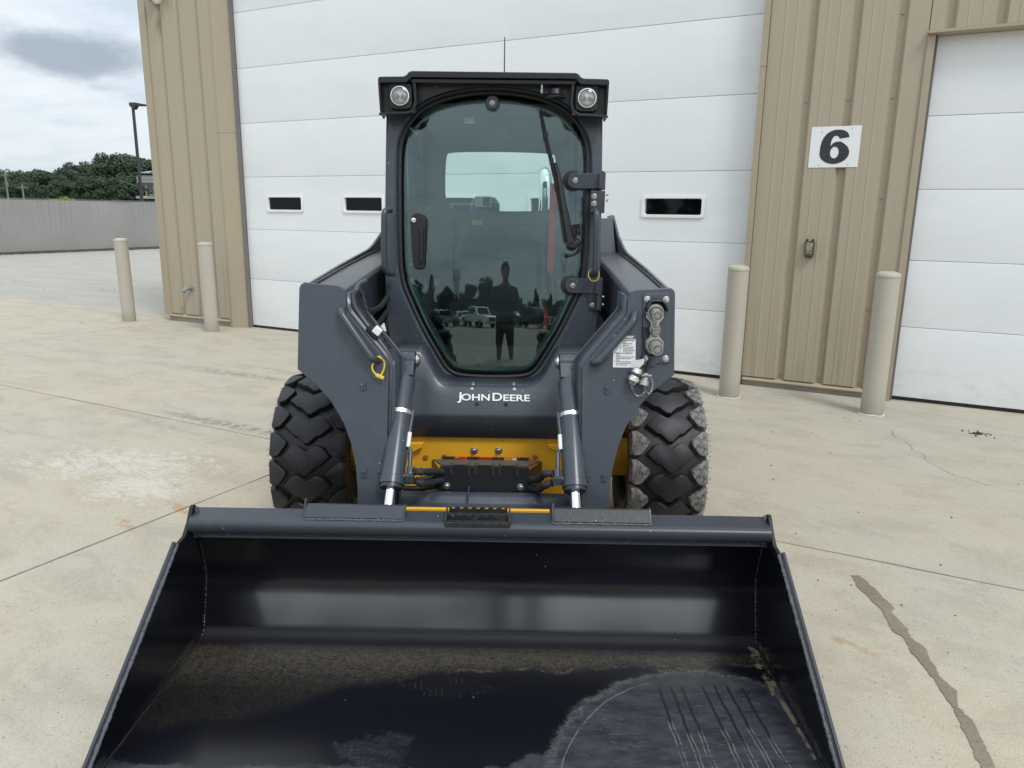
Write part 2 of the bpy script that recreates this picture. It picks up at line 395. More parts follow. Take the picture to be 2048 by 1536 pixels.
def bucket_fn(t, p, tc, col):
    col = (.005, .0055, .0085, 1)
    q = t.vmath('ADD', tc, (0, LB.y, 0))               # back to yard coordinates
    sp = t.new('ShaderNodeSeparateXYZ', {0: q}); x, y, z = sp.outputs
    flo = t.step(z, .05, .025)                          # floor only
    wv = t.noise(t.mapping(q, scale=(1, .25, 0)), 4.5, 6, .62)
    wv2 = t.noise(t.mapping(q, loc=(3, 1, 0)), 11, 7, .7); fine = t.noise(q, 95, 6, .75); mid = t.noise(q, 26, 8, .75)
    wob = t.math('MULTIPLY', t.math('SUBTRACT', wv, .5), .22)
    # sand washed to the back of the floor, running forward on the left
    edge = t.math('ADD', 2.235, t.math('MULTIPLY', t.math('SUBTRACT', x, .2), .05))
    edge = t.math('SUBTRACT', edge, t.math('MULTIPLY', t.step(x, -.1, -.85), .26))
    d = t.math('SUBTRACT', t.math('ADD', y, wob), edge)
    sand = t.math('MULTIPLY', t.step(d, -.03, .05), t.step(y, 2.392, 2.30))
    sand = t.math('MULTIPLY', sand, t.step(t.math('ADD', t.math('MULTIPLY', fine, .6), t.math('ADD', t.math('MULTIPLY', mid, .3), t.math('MULTIPLY', t.noise(q, 210, 3, .7), .5))), .50, .95))
    sand = t.math('MULTIPLY', sand, t.math('MULTIPLY', flo, t.math('ADD', .07, t.math('MULTIPLY', t.step(y, 2.05, 2.32), .27))))
    c = t.mix(sand, col, (.285, .235, .15))
    # pale tide-line at the sand's edge
    tide = t.math('MULTIPLY', t.math('MULTIPLY', t.step(t.math('ABSOLUTE', d), .012, .003), flo), t.step(wv2, .42, .6))
    c = t.mix(t.math('MULTIPLY', t.math('MULTIPLY', tide, t.step(fine, .4, .6)), t.math('MULTIPLY', t.step(x, -.35, .0), .22)), c, (.28, .24, .17))
    # grey scoured steel: a lobe front right, and a strip along the cutting edge
    lob = t.vmath('SUBTRACT', q, (.72, 1.66, 0)); lob = t.vmath('MULTIPLY', lob, (1/.52, 1/.60, 0))
    ln = t.math('ADD', t.vmath('LENGTH', lob), t.math('MULTIPLY', t.math('SUBTRACT', wv2, .5), .16))
    lobe = t.step(ln, 1.0, .97)
    fr = t.math('ADD', t.math('ADD', y, t.math('MULTIPLY', t.math('SUBTRACT', wv2, .5), .12)), t.math('MULTIPLY', t.step(x, 0, .3), -.09))
    strip = t.step(fr, 1.775, 1.755)
    patch = t.math('MULTIPLY', t.math('ADD', .25, t.math('MULTIPLY', t.step(fine, .3, .75), .4)), t.step(t.math('ADD', t.math('MULTIPLY', t.ell(q, (-.27, 1.83), (.20, .15), .3, .95), .8), t.math('MULTIPLY', t.math('SUBTRACT', t.math('ADD', wv2, t.math('MULTIPLY', mid, .35)), .67), 1.9)), .38, .46))
    gm = t.math('MULTIPLY', t.math('MAXIMUM', t.math('MAXIMUM', lobe, strip), patch), flo)
    gcol = t.mix(t.step(t.noise(t.mapping(q, scale=(1, 2.5, 0), rot=(0, 0, .6)), 9, 8, .7), .3, .7), (.010, .012, .016), (.040, .044, .052))
    scr_ = t.noise(t.mapping(q, scale=(9, 60, 0), rot=(0, 0, .9)), 2.2, 6, .7)
    gcol = t.mix(t.math('MULTIPLY', t.step(scr_, .56, .66), .35), gcol, (.14, .145, .15))
    c = t.mix(gm, c, gcol)
    rim = t.math('MULTIPLY', t.step(t.math('ABSOLUTE', t.math('SUBTRACT', ln, .97)), .05, .0), t.math('MULTIPLY', flo, .35))
    c = t.mix(t.math('MULTIPLY', rim, t.step(fine, .4, .7)), c, (.24, .235, .22))
    # dark water runs across the scoured lobe, pale rims
    for xs, a, b, b2 in ((.60, 2.16, 1.98, 1.80), (.64, 2.16, 1.93, 1.70), (.675, 2.16, 1.94, 1.78), (.745, 2.17, 1.95, 1.72), (.785, 2.17, 1.90, 1.76), (.825, 2.17, 1.96, 1.70), (.87, 2.16, 1.92, 1.66)):
        wig = t.math('MULTIPLY', t.math('SUBTRACT', t.noise(t.mapping(q, loc=(0, xs*9, 0), scale=(0, 1, 0)), 9, 3, .6), .5), .020)
        off = t.math('ADD', t.math('SUBTRACT', x, xs), t.math('ADD', wig, t.math('MULTIPLY', t.math('SUBTRACT', y, 2.1), .16*(xs-.4))))
        dd = t.math('ABSOLUTE', off)
        dd = t.math('ADD', dd, t.math('MULTIPLY', t.math('SUBTRACT', wv2, .5), .006))
        run = t.math('MULTIPLY', t.step(dd, .0058, .0030), t.math('MULTIPLY', t.step(y, b-.01, b+.01), t.step(y, a+.01, a-.01)))
        c = t.mix(t.math('MULTIPLY', run, flo), c, (.006, .006, .008))
        r2 = t.math('MULTIPLY', t.step(t.math('ABSOLUTE', t.math('SUBTRACT', dd, .006)), .0018, .0005), t.math('MULTIPLY', t.step(y, b2-.01, b2+.01), t.step(y, b+.02, b-.02)))
        c = t.mix(t.math('MULTIPLY', t.math('MULTIPLY', t.math('MULTIPLY', r2, flo), t.step(mid, .38, .55)), .6), c, (.27, .25, .22))
    # a long pale scratch along the lobe
    r3 = t.math('MULTIPLY', t.math('MULTIPLY', t.step(t.math('ABSOLUTE', t.math('SUBTRACT', t.math('ADD', t.vmath('LENGTH', lob), t.math('MULTIPLY', t.math('SUBTRACT', wv, .5), .09)), .90)), .006, .002), t.step(x, .62, .5)), t.step(mid, .36, .5))
    c = t.mix(t.math('MULTIPLY', t.math('MULTIPLY', r3, flo), .3), c, (.3, .3, .29))
    # boot prints pressed into the sand, tread bars left pale
    for (cx, cy, ro) in ((-.12, 2.150, .13), (-.03, 2.115, .10)):
        v = t.mapping(t.vmath('SUBTRACT', q, (cx, cy, 0)), rot=(0, 0, -ro))
        s2 = t.new('ShaderNodeSeparateXYZ', {0: v})
        sole = t.ell(t.vmath('ADD', q, t.vmath('MULTIPLY', t.vmath('SUBTRACT', t.new('ShaderNodeTexNoise', {'Vector': q, 'Scale': 18.}).outputs['Color'], (.5, .5, .5)), (.05, .03, 0))), (cx, cy), (.155, .028), ro, .2)
        bars = t.math('MULTIPLY', t.step(t.math('SINE', t.math('MULTIPLY', s2.outputs[0], 330)), .3, .8), t.step(wv2, .42, .56))
        c = t.mix(t.math('MULTIPLY', t.math('MULTIPLY', sole, .55), flo), c, (.008, .008, .010))
        c = t.mix(t.math('MULTIPLY', t.math('MULTIPLY', sole, bars), t.math('MULTIPLY', flo, .07)), c, (.19, .165, .12))
    # mud caught in the right-hand corner
    mudd = t.math('MULTIPLY', t.math('MAXIMUM', t.seg(q, (.975, 2.38), (.970, 2.14), .040, .8), t.seg(q, (.975, 2.12), (.985, 1.84), .018, .8)), t.step(z, .10, .02))
    mudd = t.step(t.math('ADD', t.math('MULTIPLY', mudd, .66), t.math('MULTIPLY', t.math('SUBTRACT', t.math('ADD', t.math('MULTIPLY', mid, .6), t.math('MULTIPLY', wv2, .4)), .5), 3.0)), .55, .75)
    mudd = t.math('MULTIPLY', mudd, t.step(x, .82, .9))
    c = t.mix(t.math('MULTIPLY', mudd, t.math('MULTIPLY', t.step(z, .09, .02), .85)), c, (.21, .165, .105))
    film = t.math('MULTIPLY', t.math('MULTIPLY', t.step(fine, .60, .78), flo), .10)
    c = t.mix(film, c, (.16, .15, .13))
    v = t.new('ShaderNodeTexVoronoi', {'Vector': q, 'Scale': 30.}, feature='F1')
    sel = t.math('LESS_THAN', t.new('ShaderNodeSeparateColor', {0: v.outputs['Color']}).outputs[0], .05)
    c = t.mix(t.math('MULTIPLY', t.math('LESS_THAN', v.outputs['Distance'], .045), sel), c, (.55, .54, .5))
    t.L.new(c, p.inputs['Base Color'])
    p.inputs['Coat Roughness'].default_value = .13
    p.inputs['Coat IOR'].default_value = 2.3
    bend = t.math('MULTIPLY', t.step(y, 2.35, 2.395), t.step(z, .040, .026))      # grit packed into the fold
    sheen_band = t.math('MULTIPLY', t.math('MULTIPLY', t.step(z, .185, .14), t.step(z, .034, .050)), t.step(t.math('ABSOLUTE', x), .95, .74))  # sky sheen shaped by masking the coat, faded towards both ends
    t.L.new(sheen_band, p.inputs['Coat Weight'])
    rg = t.math('ADD', t.math('ADD', .15, t.math('MULTIPLY', flo, .05)), t.math('ADD', t.math('MULTIPLY', bend, .5), t.math('MULTIPLY', t.step(z, .37, .42), .4)))
    rg = t.math('MAXIMUM', rg, t.math('MULTIPLY', gm, .5)); rg = t.math('MAXIMUM', rg, t.math('MULTIPLY', sand, .95)); rg = t.math('MAXIMUM', rg, t.math('MULTIPLY', mudd, .9))
    t.L.new(rg, p.inputs['Roughness'])
    b = t.new('ShaderNodeBump', {'Strength': .25, 'Distance': .003, 'Height': t.math('ADD', t.math('MULTIPLY', sand, mid), t.math('MULTIPLY', mudd, .6))}); t.L.new(b.outputs[0], p.inputs['Normal'])


bucket_m = mat('bucket_paint', (.005, .0055, .0085), .18, spec=.42, coat=.65, fn=bucket_fn)

# ------------------------------------------------------------------ mesh helpers
ROOT = {}           # object name -> frame offset subtracted from its children's vertices


class MB:
    def __init__(s): s.v = []; s.f = []; s.mi = []; s.cur = 0
    def add(s, vs, fs):
        o = len(s.v); s.v += [tuple(a) for a in vs]; s.f += [tuple(i+o for i in f) for f in fs]; s.mi += [s.cur]*len(fs); return s
    def box(s, a, b):
        x0, y0, z0 = a; x1, y1, z1 = b
        return s.add([(x0, y0, z0), (x1, y0, z0), (x1, y1, z0), (x0, y1, z0), (x0, y0, z1), (x1, y0, z1), (x1, y1, z1), (x0, y1, z1)],
                     [(0, 3, 2, 1), (4, 5, 6, 7), (0, 1, 5, 4), (1, 2, 6, 5), (2, 3, 7, 6), (3, 0, 4, 7)])
    def obox(s, c, sx, sy, sz, M=None):
        M = M or Matrix.Identity(3); c = Vector(c); vs = []
        for dz in (-1, 1):
            for dx, dy in ((-1, -1), (1, -1), (1, 1), (-1, 1)): vs.append(c + M @ Vector((dx*sx/2, dy*sy/2, dz*sz/2)))
        return s.add(vs, [(0, 3, 2, 1), (4, 5, 6, 7), (0, 1, 5, 4), (1, 2, 6, 5), (2, 3, 7, 6), (3, 0, 4, 7)])
    def bar(s, p, q, wd, th, up=(0, 0, 1)):
        p = Vector(p); q = Vector(q); d = (q-p); L = d.length; d.normalize(); u = Vector(up); sdir = d.cross(u)
        if sdir.length < 1e-4: sdir = d.cross(Vector((0, 1, 0)))
        sdir.normalize(); u = sdir.cross(d)
        return s.obox((p+q)/2, L, wd, th, Matrix((d, sdir, u)).transposed())
    def prism(s, poly, vec):
        """poly: 3d polygon, extruded by vec"""
        P = [Vector(a) for a in poly]; V = Vector(vec); n = len(P)
        nrm = Vector((0, 0, 0))
        for i in range(n): nrm += P[i].cross(P[(i+1) % n])
        if nrm.dot(V) > 0: P.reverse()
        fs = [tuple(range(n)), tuple(range(2*n-1, n-1, -1))]
        fs += [(i, i+n, (i+1) % n+n, (i+1) % n) for i in range(n)]
        return s.add(P+[a+V for a in P], fs)
    def tube(s, pts, r, n=10, closed=False, cap=True):
        pts = [Vector(p) for p in pts]; m = len(pts); rs = r if isinstance(r, (list, tuple)) else [r]*m
        T = []
        for i in range(m):
            a = pts[i-1] if (i > 0 or closed) else pts[i]; b = pts[(i+1) % m] if (i < m-1 or closed) else pts[i]
            d = b-a; d = d.normalized() if d.length > 1e-9 else Vector((0, 0, 1)); T.append(d)
        u = T[0].orthogonal().normalized(); vs = []
        for i in range(m):
            u = (u - T[i]*u.dot(T[i])); u = u.normalized() if u.length > 1e-6 else T[i].orthogonal().normalized(); w_ = T[i].cross(u)
            for k in range(n): vs.append(pts[i] + (u*cos(2*pi*k/n) + w_*sin(2*pi*k/n))*rs[i])
        fs = []
        for i in range(m if closed else m-1):
            j = (i+1) % m
            for k in range(n): fs.append((i*n+k, i*n+(k+1) % n, j*n+(k+1) % n, j*n+k))
        if cap and not closed: fs += [tuple(range(n-1, -1, -1)), tuple(range((m-1)*n, m*n))]
        return s.add(vs, fs)
    def cyl(s, p, q, r, n=20, r2=None): return s.tube([p, q], [r, r if r2 is None else r2], n)
    def lathe(s, prof, c, axis=(0, 0, 1), n=24):
        """prof: (radius, height) pairs along axis from c"""
        a = Vector(axis).normalized(); u = a.orthogonal().normalized(); w_ = a.cross(u); c = Vector(c); vs = []; m = len(prof)
        for r, h in prof:
            for k in range(n): vs.append(c + a*h + (u*cos(2*pi*k/n) + w_*sin(2*pi*k/n))*max(r, 1e-5))
        fs = [(i*n+k, i*n+(k+1) % n, (i+1)*n+(k+1) % n, (i+1)*n+k) for i in range(m-1) for k in range(n)]
        fs += [tuple(range(n-1, -1, -1)), tuple(range((m-1)*n, m*n))]
        return s.add(vs, fs)
    def sphere(s, c, r, n=12, m=8, sc=(1, 1, 1)):
        vs = []; c = Vector(c)
        for i in range(m+1):
            th = pi*i/m
            for k in range(n): vs.append(c + Vector((r*sc[0]*sin(th)*cos(2*pi*k/n), r*sc[1]*sin(th)*sin(2*pi*k/n), r*sc[2]*cos(th))))
        fs = [(i*n+k, (i+1)*n+k, (i+1)*n+(k+1) % n, i*n+(k+1) % n) for i in range(m) for k in range(n)]
        return s.add(vs, fs)
    def loft(s, rows, closed=False):
        o = [len(r_) for r_ in rows]; n = o[0]; vs = [p for r_ in rows for p in r_]; fs = []
        for i in range(len(rows)-1):
            for k in range(n if closed else n-1): fs.append((i*n+k, i*n+(k+1) % n, (i+1)*n+(k+1) % n, (i+1)*n+k))
        return s.add(vs, fs)
    def mesh(s, name, off=(0, 0, 0), smooth=35, mats=()):
        me = bpy.data.meshes.new(name); ox, oy, oz = off
        me.from_pydata([(a-ox, b-oy, c-oz) for a, b, c in s.v], [], s.f)
        for m_ in mats: me.materials.append(m_)
        if len(mats) > 1: me.polygons.foreach_set('material_index', s.mi)
        bm = bmesh.new(); bm.from_mesh(me); bmesh.ops.recalc_face_normals(bm, faces=bm.faces); bm.to_mesh(me); bm.free()
        if smooth:
            me.shade_smooth(); me.set_sharp_from_angle(angle=R(smooth))
        return me


def link(name, me, parent=None, kind=None, label=None, loc=None, rot=None):
    o = bpy.data.objects.new(name, me); COL.objects.link(o)
    if parent is not None: o.parent = parent
    if loc is not None: o.location = loc
    if rot is not None: o.rotation_euler = rot
    if kind: o['kind'] = kind
    if label: o['label'] = label
    return o


def off_of(p):
    while p is not None:
        if p.name in ROOT: return ROOT[p.name]
        p = p.parent
    return Vector((0, 0, 0))


def obj(name, mb, m, parent=None, bevel=0., seg=2, smooth=35, kind=None, label=None, solid=0., angle=30):
    """link a mesh builder as one object; vertices are given in the root's frame"""
    mats = m if isinstance(m, (list, tuple)) else (m,)
    o = link(name, mb.mesh(name, off_of(parent), smooth, mats), parent, kind, label)
    if solid:
        md = o.modifiers.new('thick', 'SOLIDIFY'); md.thickness = solid; md.offset = 0
    if bevel:
        md = o.modifiers.new('bevel', 'BEVEL'); md.width = bevel; md.segments = seg; md.limit_method = 'ANGLE'; md.angle_limit = R(angle); md.harden_normals = True
    return o


def thing(name, label, cat, base=(0, 0, 0), rotz=0., origin=None, group=None):
    """Empty at the thing's base. base is in the thing's own frame, origin its world place (default: same)"""
    o = bpy.data.objects.new(name, None); COL.objects.link(o); o.empty_display_size = .2
    b = Vector(base); o.location = Vector(origin) if origin is not None else b; o.rotation_euler = (0, 0, rotz)
    o['label'] = label; o['category'] = cat
    if group: o['group'] = group
    ROOT[o.name] = b; return o


def tag(o, label, cat, group=None):
    o['label'] = label; o['category'] = cat
    if group: o['group'] = group
    return o


def text_obj(body, size, m, parent, loc, rot=(pi/2, 0, 0), name='lettering', sx=1., bold=0., ext=.0008, align='CENTER', spacing=1.):
    cu = bpy.data.curves.new('t', 'FONT'); cu.body = body; cu.size = size; cu.align_x = align; cu.extrude = ext; cu.offset = bold; cu.space_character = spacing
    t = bpy.data.objects.new('t', cu); COL.objects.link(t)
    dg = bpy.context.evaluated_depsgraph_get(); dg.update()
    me = bpy.data.meshes.new_from_object(t.evaluated_get(dg)); me.name = name
    bpy.data.objects.remove(t); bpy.data.curves.remove(cu)
    me.materials.clear(); me.materials.append(m)
    o = link(name, me, parent, loc=Vector(loc)-off_of(parent), rot=rot); o.scale = (sx, 1, 1); return o


def smooth_path(pts, n=6):
    """Catmull-Rom through points"""
    P = [Vector(p) for p in pts]; P = [2*P[0]-P[1]]+P+[2*P[-1]-P[-2]]; out = []
    for i in range(1, len(P)-2):
        for k in range(n):
            t = k/n; a, b, c, d = P[i-1:i+3]
            out.append(.5*((2*b)+(c-a)*t+(2*a-5*b+4*c-d)*t*t+(3*b-a-3*c+d)*t**3))
    return out+[P[-2]]


def rrect(w_, h, r, n=5):
    out = []
    for cx, cy, a0 in ((w_/2-r, h/2-r, 0), (-w_/2+r, h/2-r, 90), (-w_/2+r, -h/2+r, 180), (w_/2-r, -h/2+r, 270)):
        for k in range(n+1):
            a = R(a0+90*k/n); out.append((cx+r*cos(a), cy+r*sin(a)))
    return out

#@@PART2
# ------------------------------------------------------------------ the setting
BR = R(-27.117); BD = Vector((cos(BR), sin(BR), 0)); BN = Vector((-sin(BR), cos(BR), 0))


def bw(s, n, z=0): return BD*s + BN*n + Vector((0, 0, z))     # building frame -> world


g = MB(); g.add([(-900, -900, -.06), (900, -900, -.06), (900, 900, -.06), (-900, 900, -.06)], [(0, 1, 2, 3)])
obj('ground', g, grass_m, kind='structure', smooth=0)

pav = bpy.data.objects.new('pavement', None); COL.objects.link(pav); pav['kind'] = 'structure'
pav.location = bw(0, 7); pav.rotation_euler = (0, 0, BR); ROOT['pavement'] = Vector((0, 7, 0))
SG = [-25.4, -20.2, -14.48, -8.76, -3.04, 2.68, 8.4, 14.1, 19.8, 25.5]
NG = [-58.5, -52.9, -47.3, -41.7, -36, -30.4, -24.6, -18.9, -13.2, -7.62, -2.05, 3.57, 7.03, 12.6, 18.3, 24.0, 29.7]
rj = random.Random(3)
for i in range(len(SG)-1):
    for j in range(len(NG)-1):
        if NG[j] > 7 and SG[i] > -9: continue
        gp = .006
        a, b, c, e = SG[i]+gp, SG[i+1]-gp, NG[j]+gp, NG[j+1]-gp
        if NG[j+1] == 7.03 and SG[i] > -9: e = 7.10
        m = MB()
        # edges slightly ragged so the sawn joint is not a ruler line
        top = []
        K = 24
        for k in range(K): top.append((a+(b-a)*k/K, c+rj.uniform(-.003, .003)))
        for k in range(K): top.append((b+rj.uniform(-.003, .003), c+(e-c)*k/K))
        for k in range(K): top.append((b-(b-a)*k/K, e+rj.uniform(-.003, .003)))
        for k in range(K): top.append((a+rj.uniform(-.003, .003), e-(e-c)*k/K))
        m.prism([(x, y, 0) for x, y in top], (0, 0, -.12))
        obj('concrete_slab', m, concrete, pav, smooth=0)

m = MB(); m.add([(-25.3, -58.4, -.014), (25.4, -58.4, -.014), (25.4, 7.0, -.014), (-25.3, 7.0, -.014)], [(0, 1, 2, 3)]); m.add([(-25.3, 7.0, -.014), (-9.0, 7.0, -.014), (-9.0, 29.6, -.014), (-25.3, 29.6, -.014)], [(0, 1, 2, 3)])
obj('joint_filler', m, mat('joint_filler', (.028, .027, .028), .9), pav, smooth=0)
# water run on the concrete, right of the bucket (thin wet film)
WP = [((1.569, 2.969), (1.604, 2.975)), ((1.554, 2.889), (1.613, 2.9)), ((1.556, 2.764), (1.62, 2.783)), ((1.564, 2.687), (1.625, 2.7)), ((1.559, 2.65), (1.592, 2.66)), ((1.535, 2.534), (1.6, 2.557)),
      ((1.555, 2.48), (1.578, 2.49)), ((1.534, 2.403), (1.598, 2.424)), ((1.528, 2.289), (1.566, 2.286)), ((1.53, 2.24), (1.556, 2.245)), ((1.514, 2.14), (1.57, 2.168)), ((1.512, 2.09), (1.524, 2.09)), ((1.503, 2.07), (1.53, 2.06)),
      ((1.486, 2.007), (1.534, 2.024)), ((1.46, 1.897), (1.507, 1.92)), ((1.449, 1.866), (1.496, 1.878)), ((1.441, 1.80), (1.473, 1.80)), ((1.44, 1.7), (1.47, 1.7)), ((1.45, 1.6), (1.46, 1.6))]
m = MB(); rows = []
for i in range(len(WP)-1):
    for k in range(5):
        t_ = k/5; q_ = t_*t_*(3-2*t_); j = lambda: rj.uniform(-.004, .004)
        a = [WP[i][0][c]+(WP[i+1][0][c]-WP[i][0][c])*q_+j() for c in (0, 1)]; b = [WP[i][1][c]+(WP[i+1][1][c]-WP[i][1][c])*q_+j() for c in (0, 1)]
        rows.append([(a[0], a[1], .003), (b[0], b[1], .003)])
m.loft(rows)
tag(obj('water_streak', m, wet, smooth=0), 'dark wet water streak running over the concrete to the right of the bucket', 'puddle')

# ------------------------------------------------------------------ building
bld = thing('building', 'tan ribbed metal service building with tall white sectional doors behind the loader', 'building', (0, 7, 0), BR, bw(0, 7))
NF, NV, ND = 6.952, 6.990, 7.09        # outer flats, valley floors, door plane


def wall_panel(s0, s1, z0, z1, valleys, name='wall_panel'):
    prof = [(s0, NF)]
    for v in valleys:
        prof += [(v-.044, NF), (v-.018, NV), (v+.018, NV), (v+.044, NF)]
    prof += [(s1, NF)]
    m = MB(); m.prism([(s, n, z0) for s, n in prof]+[(s1, 7.03, z0), (s0, 7.03, z0)], (0, 0, z1-z0))
    # small stiffening beads on each flat
    ed = [s0]+list(valleys)+[s1]
    for a, b in zip(ed, ed[1:]):
        if b-a < .2: continue
        for q in (.36, .64):
            c = a+(b-a)*q; m.prism([(c-.012, NF+.001, z0+.004), (c, NF-.0035, z0+.004), (c+.012, NF+.001, z0+.004)], (0, 0, z1-z0-.008))
    return obj(name, m, tan, bld, smooth=25)


VL = [-8.555, -8.232, -7.905]; VR = [-.81, -.486, -.162]
wall_panel(-8.79, -7.655, .105, 6.0, VL)
wall_panel(-1.138, .029, .085, 6.0, VR)
wall_panel(.035, 11.0, 2.895, 6.0, [.164+.325*i for i in range(33)])
wall_panel(-7.65, -1.142, 4.45, 6.0, [-7.5+.325*i for i in range(20)])
wall_panel(3.75, 11.0, .085, 2.86, [3.95+.325*i for i in range(21)])

m = MB(); m.prism([(-8.915, 6.938, .075), (-8.788, 6.938, .075), (-8.788, 6.958, .075), (-8.895, 6.958, .075), (-8.895, 7.15, .075), (-8.915, 7.15, .075)], (0, 0, 5.95))
obj('corner_trim', m, tan_trim, bld)
for z0, z1 in ((.002, 2.418), (2.421, 6.0)):
    m = MB(); m.prism([(-7.657, 6.945, z0), (-7.612, 6.935, z0), (-7.424, 7.066, z0), (-7.424, 7.13, z0), (-7.657, 7.13, z0)], (0, 0, z1-z0))
    obj('jamb_trim', m, tan_trim, bld, smooth=20)
for z0, z1 in ((.002, 2.718), (2.721, 6.0)):
    m = MB(); m.prism([(-1.19, 6.93, z0), (-1.142, 6.93, z0), (-1.142, 6.978, z0), (-1.128, 6.978, z0), (-1.128, 7.1, z0), (-1.19, 7.1, z0)], (0, 0, z1-z0))
    obj('jamb_trim', m, tan_trim, bld, smooth=20)
m = MB(); m.prism([(.030, 6.937, .002), (.083, 6.937, .002), (.083, 7.1, .002), (.030, 7.1, .002)], (0, 0, 2.856))
obj('jamb_trim', m, tan_trim, bld)
m = MB(); m.prism([(3.70, 6.937, .002), (3.745, 6.937, .002), (3.745, 7.1, .002), (3.70, 7.1, .002)], (0, 0, 2.856)); obj('jamb_trim', m, tan_trim, bld)
m = MB(); m.box((.084, 7.0, .004), (.099, 7.035, 2.855)); obj('door_seal', m, gray_seal, bld)
m = MB(); m.box((-7.4235, 7.03, .004), (-7.405, 7.075, 4.4)); obj('door_seal', m, gray_seal, bld)
m = MB(); m.prism([(.03, 6.895, 2.863), (.03, 6.895, 2.882), (.03, 6.95, 2.894), (.03, 7.10, 2.894), (.03, 7.10, 2.859), (.03, 6.90, 2.859)], (3.74, 0, 0)); obj('header_trim', m, tan_trim, bld, smooth=0)
m = MB(); m.box((-7.42, 6.93, 4.4), (-1.19, 7.1, 4.449)); obj('header_trim', m, tan_trim, bld)
for s0, s1, z0, z1 in ((-8.89, -7.66, .066, .104), (-1.127, .029, .052, .084), (3.75, 11, .052, .084)):
    m = MB(); m.prism([(s0, 6.925, z0), (s0, 6.925, z0+.008), (s0, 6.985, z1), (s0, 7.0, z1), (s0, 7.0, z0)], (s1-s0, 0, 0)); obj('base_trim', m, tan_trim, bld, smooth=0)
for s0, s1 in ((-8.86, -7.66), (-1.127, .029), (3.75, 11)):
    m = MB(); m.box((s0, 6.965, -.1), (s1, 7.25, .064 if s0 < -5 else .05)); obj('foundation', m, found_m, bld, bevel=.004)
m = MB(); m.box((-8.89, 7.16, -.1), (-8.70, 26, 6.0)); m.box((-8.69, 25.8, -.1), (11, 26, 6.0)); m.box((10.8, 7.16, -.1), (11, 25.79, 6)); obj('rear_wall', m, tan, bld)
m = MB(); m.prism([(-9.0, 6.8, 6.003), (-9.0, 16.5, 6.7), (-9.0, 26.2, 6.003), (-9.0, 26.2, 6.12), (-9.0, 16.5, 6.82), (-9.0, 6.8, 6.12)], (20.2, 0, 0)); obj('roof', m, tan_trim, bld, smooth=0)

sm = MB(); sm.lathe([(.009, 0), (.009, .004), (.006, .009), (.001, .011)], (0, 0, 0), (0, -1, 0), 10)
scr = sm.mesh('screw', mats=(steel,))
for s, z in [(VR[0], 2.426), (VR[1], 2.425), (VR[2], 2.425), (VR[2], 3.037), (VR[2], 1.657), (VR[2], .75), (VR[0], .12), (VR[1], .12), (VR[2], .12), (-1.133, 2.91), (-1.133, 2.40), (-1.133, 1.70), (VL[0], 2.42), (VL[1], 2.42), (VL[2], 2.42), (VL[0], .14), (VL[1], .14), (VL[2], .16)]:
    link('screw', scr, bld, loc=(s, (NV if s != -1.133 else 6.978)-7, z))


joint_m = mat('section_gasket', (.20, .205, .205), .7)


def door(s0, s1, zs, n, wins=()):
    m = MB(); m.box((s0, n+.008, .004), (s1, n+.05, .028)); dr = obj('overhead_door', m, blk_rubber, bld)
    for z0, z1 in zip(zs, zs[1:]):
        m = MB(); a, b = z0+.0016, z1-.0016
        if wins and wins[0][1] > z0 and wins[0][1] < z1:
            zc0, zc1 = wins[0][1]-.085, wins[0][1]+.085
            m.box((s0, n, a), (s1, n+.05, zc0)); m.box((s0, n, zc1), (s1, n+.05, b))
            ed = [s0]
            for wc, _ in wins: ed += [wc-.285, wc+.285]
            ed.append(s1)
            for k in range(0, len(ed), 2): m.box((ed[k], n, zc0), (ed[k+1], n+.05, zc1))
            bm_v = m
        else: m.prism([(s0, n+.05, a), (s0, n+.004, a), (s0, n+.0005, a+.003), (s0, n, a+.007), (s0, n, b-.007), (s0, n+.0005, b-.003), (s0, n+.004, b), (s0, n+.05, b)], (s1-s0, 0, 0))
        obj('door_section', m, door_w, dr, smooth=20)
    m = MB(); m.box((s0, n+.055, .03), (s1, n+.06, zs[-1])); obj('door_liner', m, dark_in, dr)
    for z_ in zs[1:-1]:
        m = MB(); m.box((s0+.002, n+.006, z_-.006), (s1-.002, n+.046, z_+.006))
        m.box((s0+.003, n+.0035, z_-.0014), (s1-.003, n+.006, z_+.0014)) if False else None
        obj('section_seal', m, joint_m, dr)
    for wc, zc in wins:
        o_ = rrect(.60, .205, .028); i_ = rrect(.535, .145, .02)
        m = MB()
        rows = [[(wc+x*1.0, n-.003, zc+z) for x, z in o_], [(wc+x*.992, n-.014, zc+z*.98) for x, z in o_], [(wc+x*1.02, n-.015, zc+z*1.05) for x, z in i_], [(wc+x, n-.006, zc+z) for x, z in i_], [(wc+x*.995, n+.02, zc+z*.99) for x, z in i_]]
        m.loft(rows, True); obj('window_frame', m, vinyl_w, dr, smooth=40)
        m = MB(); m.box((wc-.275, n+.014, zc-.079), (wc+.275, n+.020, zc+.079)); obj('window_pane', m, dark_glass, dr)
        m = MB(); m.box((wc-.262, n+.008, zc-.07), (wc-.256, n+.013, zc+.07)); obj('pane_spacer', m, gray_seal, dr)
    return dr


door(-7.405, -1.145, [.03, .632, 1.26, 1.895, 2.531, 3.166, 3.79, 4.44], ND, [(-6.74+1.208*k, 1.577) for k in range(5)])
door(.100, 3.70, [.03, .622, 1.166, 1.725, 2.28, 2.86], 7.03)

# things fixed to the wall
sg = thing('number_sign', 'white square sign with a bold black 6 on the ribbed wall between the doors', 'sign', (-.549, 6.95, 1.9), BR, bw(-.549, 6.95, 1.9))
m = MB(); m.box((-.738, 6.948, 1.9), (-.36, 6.952, 2.222)); obj('sign_plate', m, letter, sg, bevel=.001)
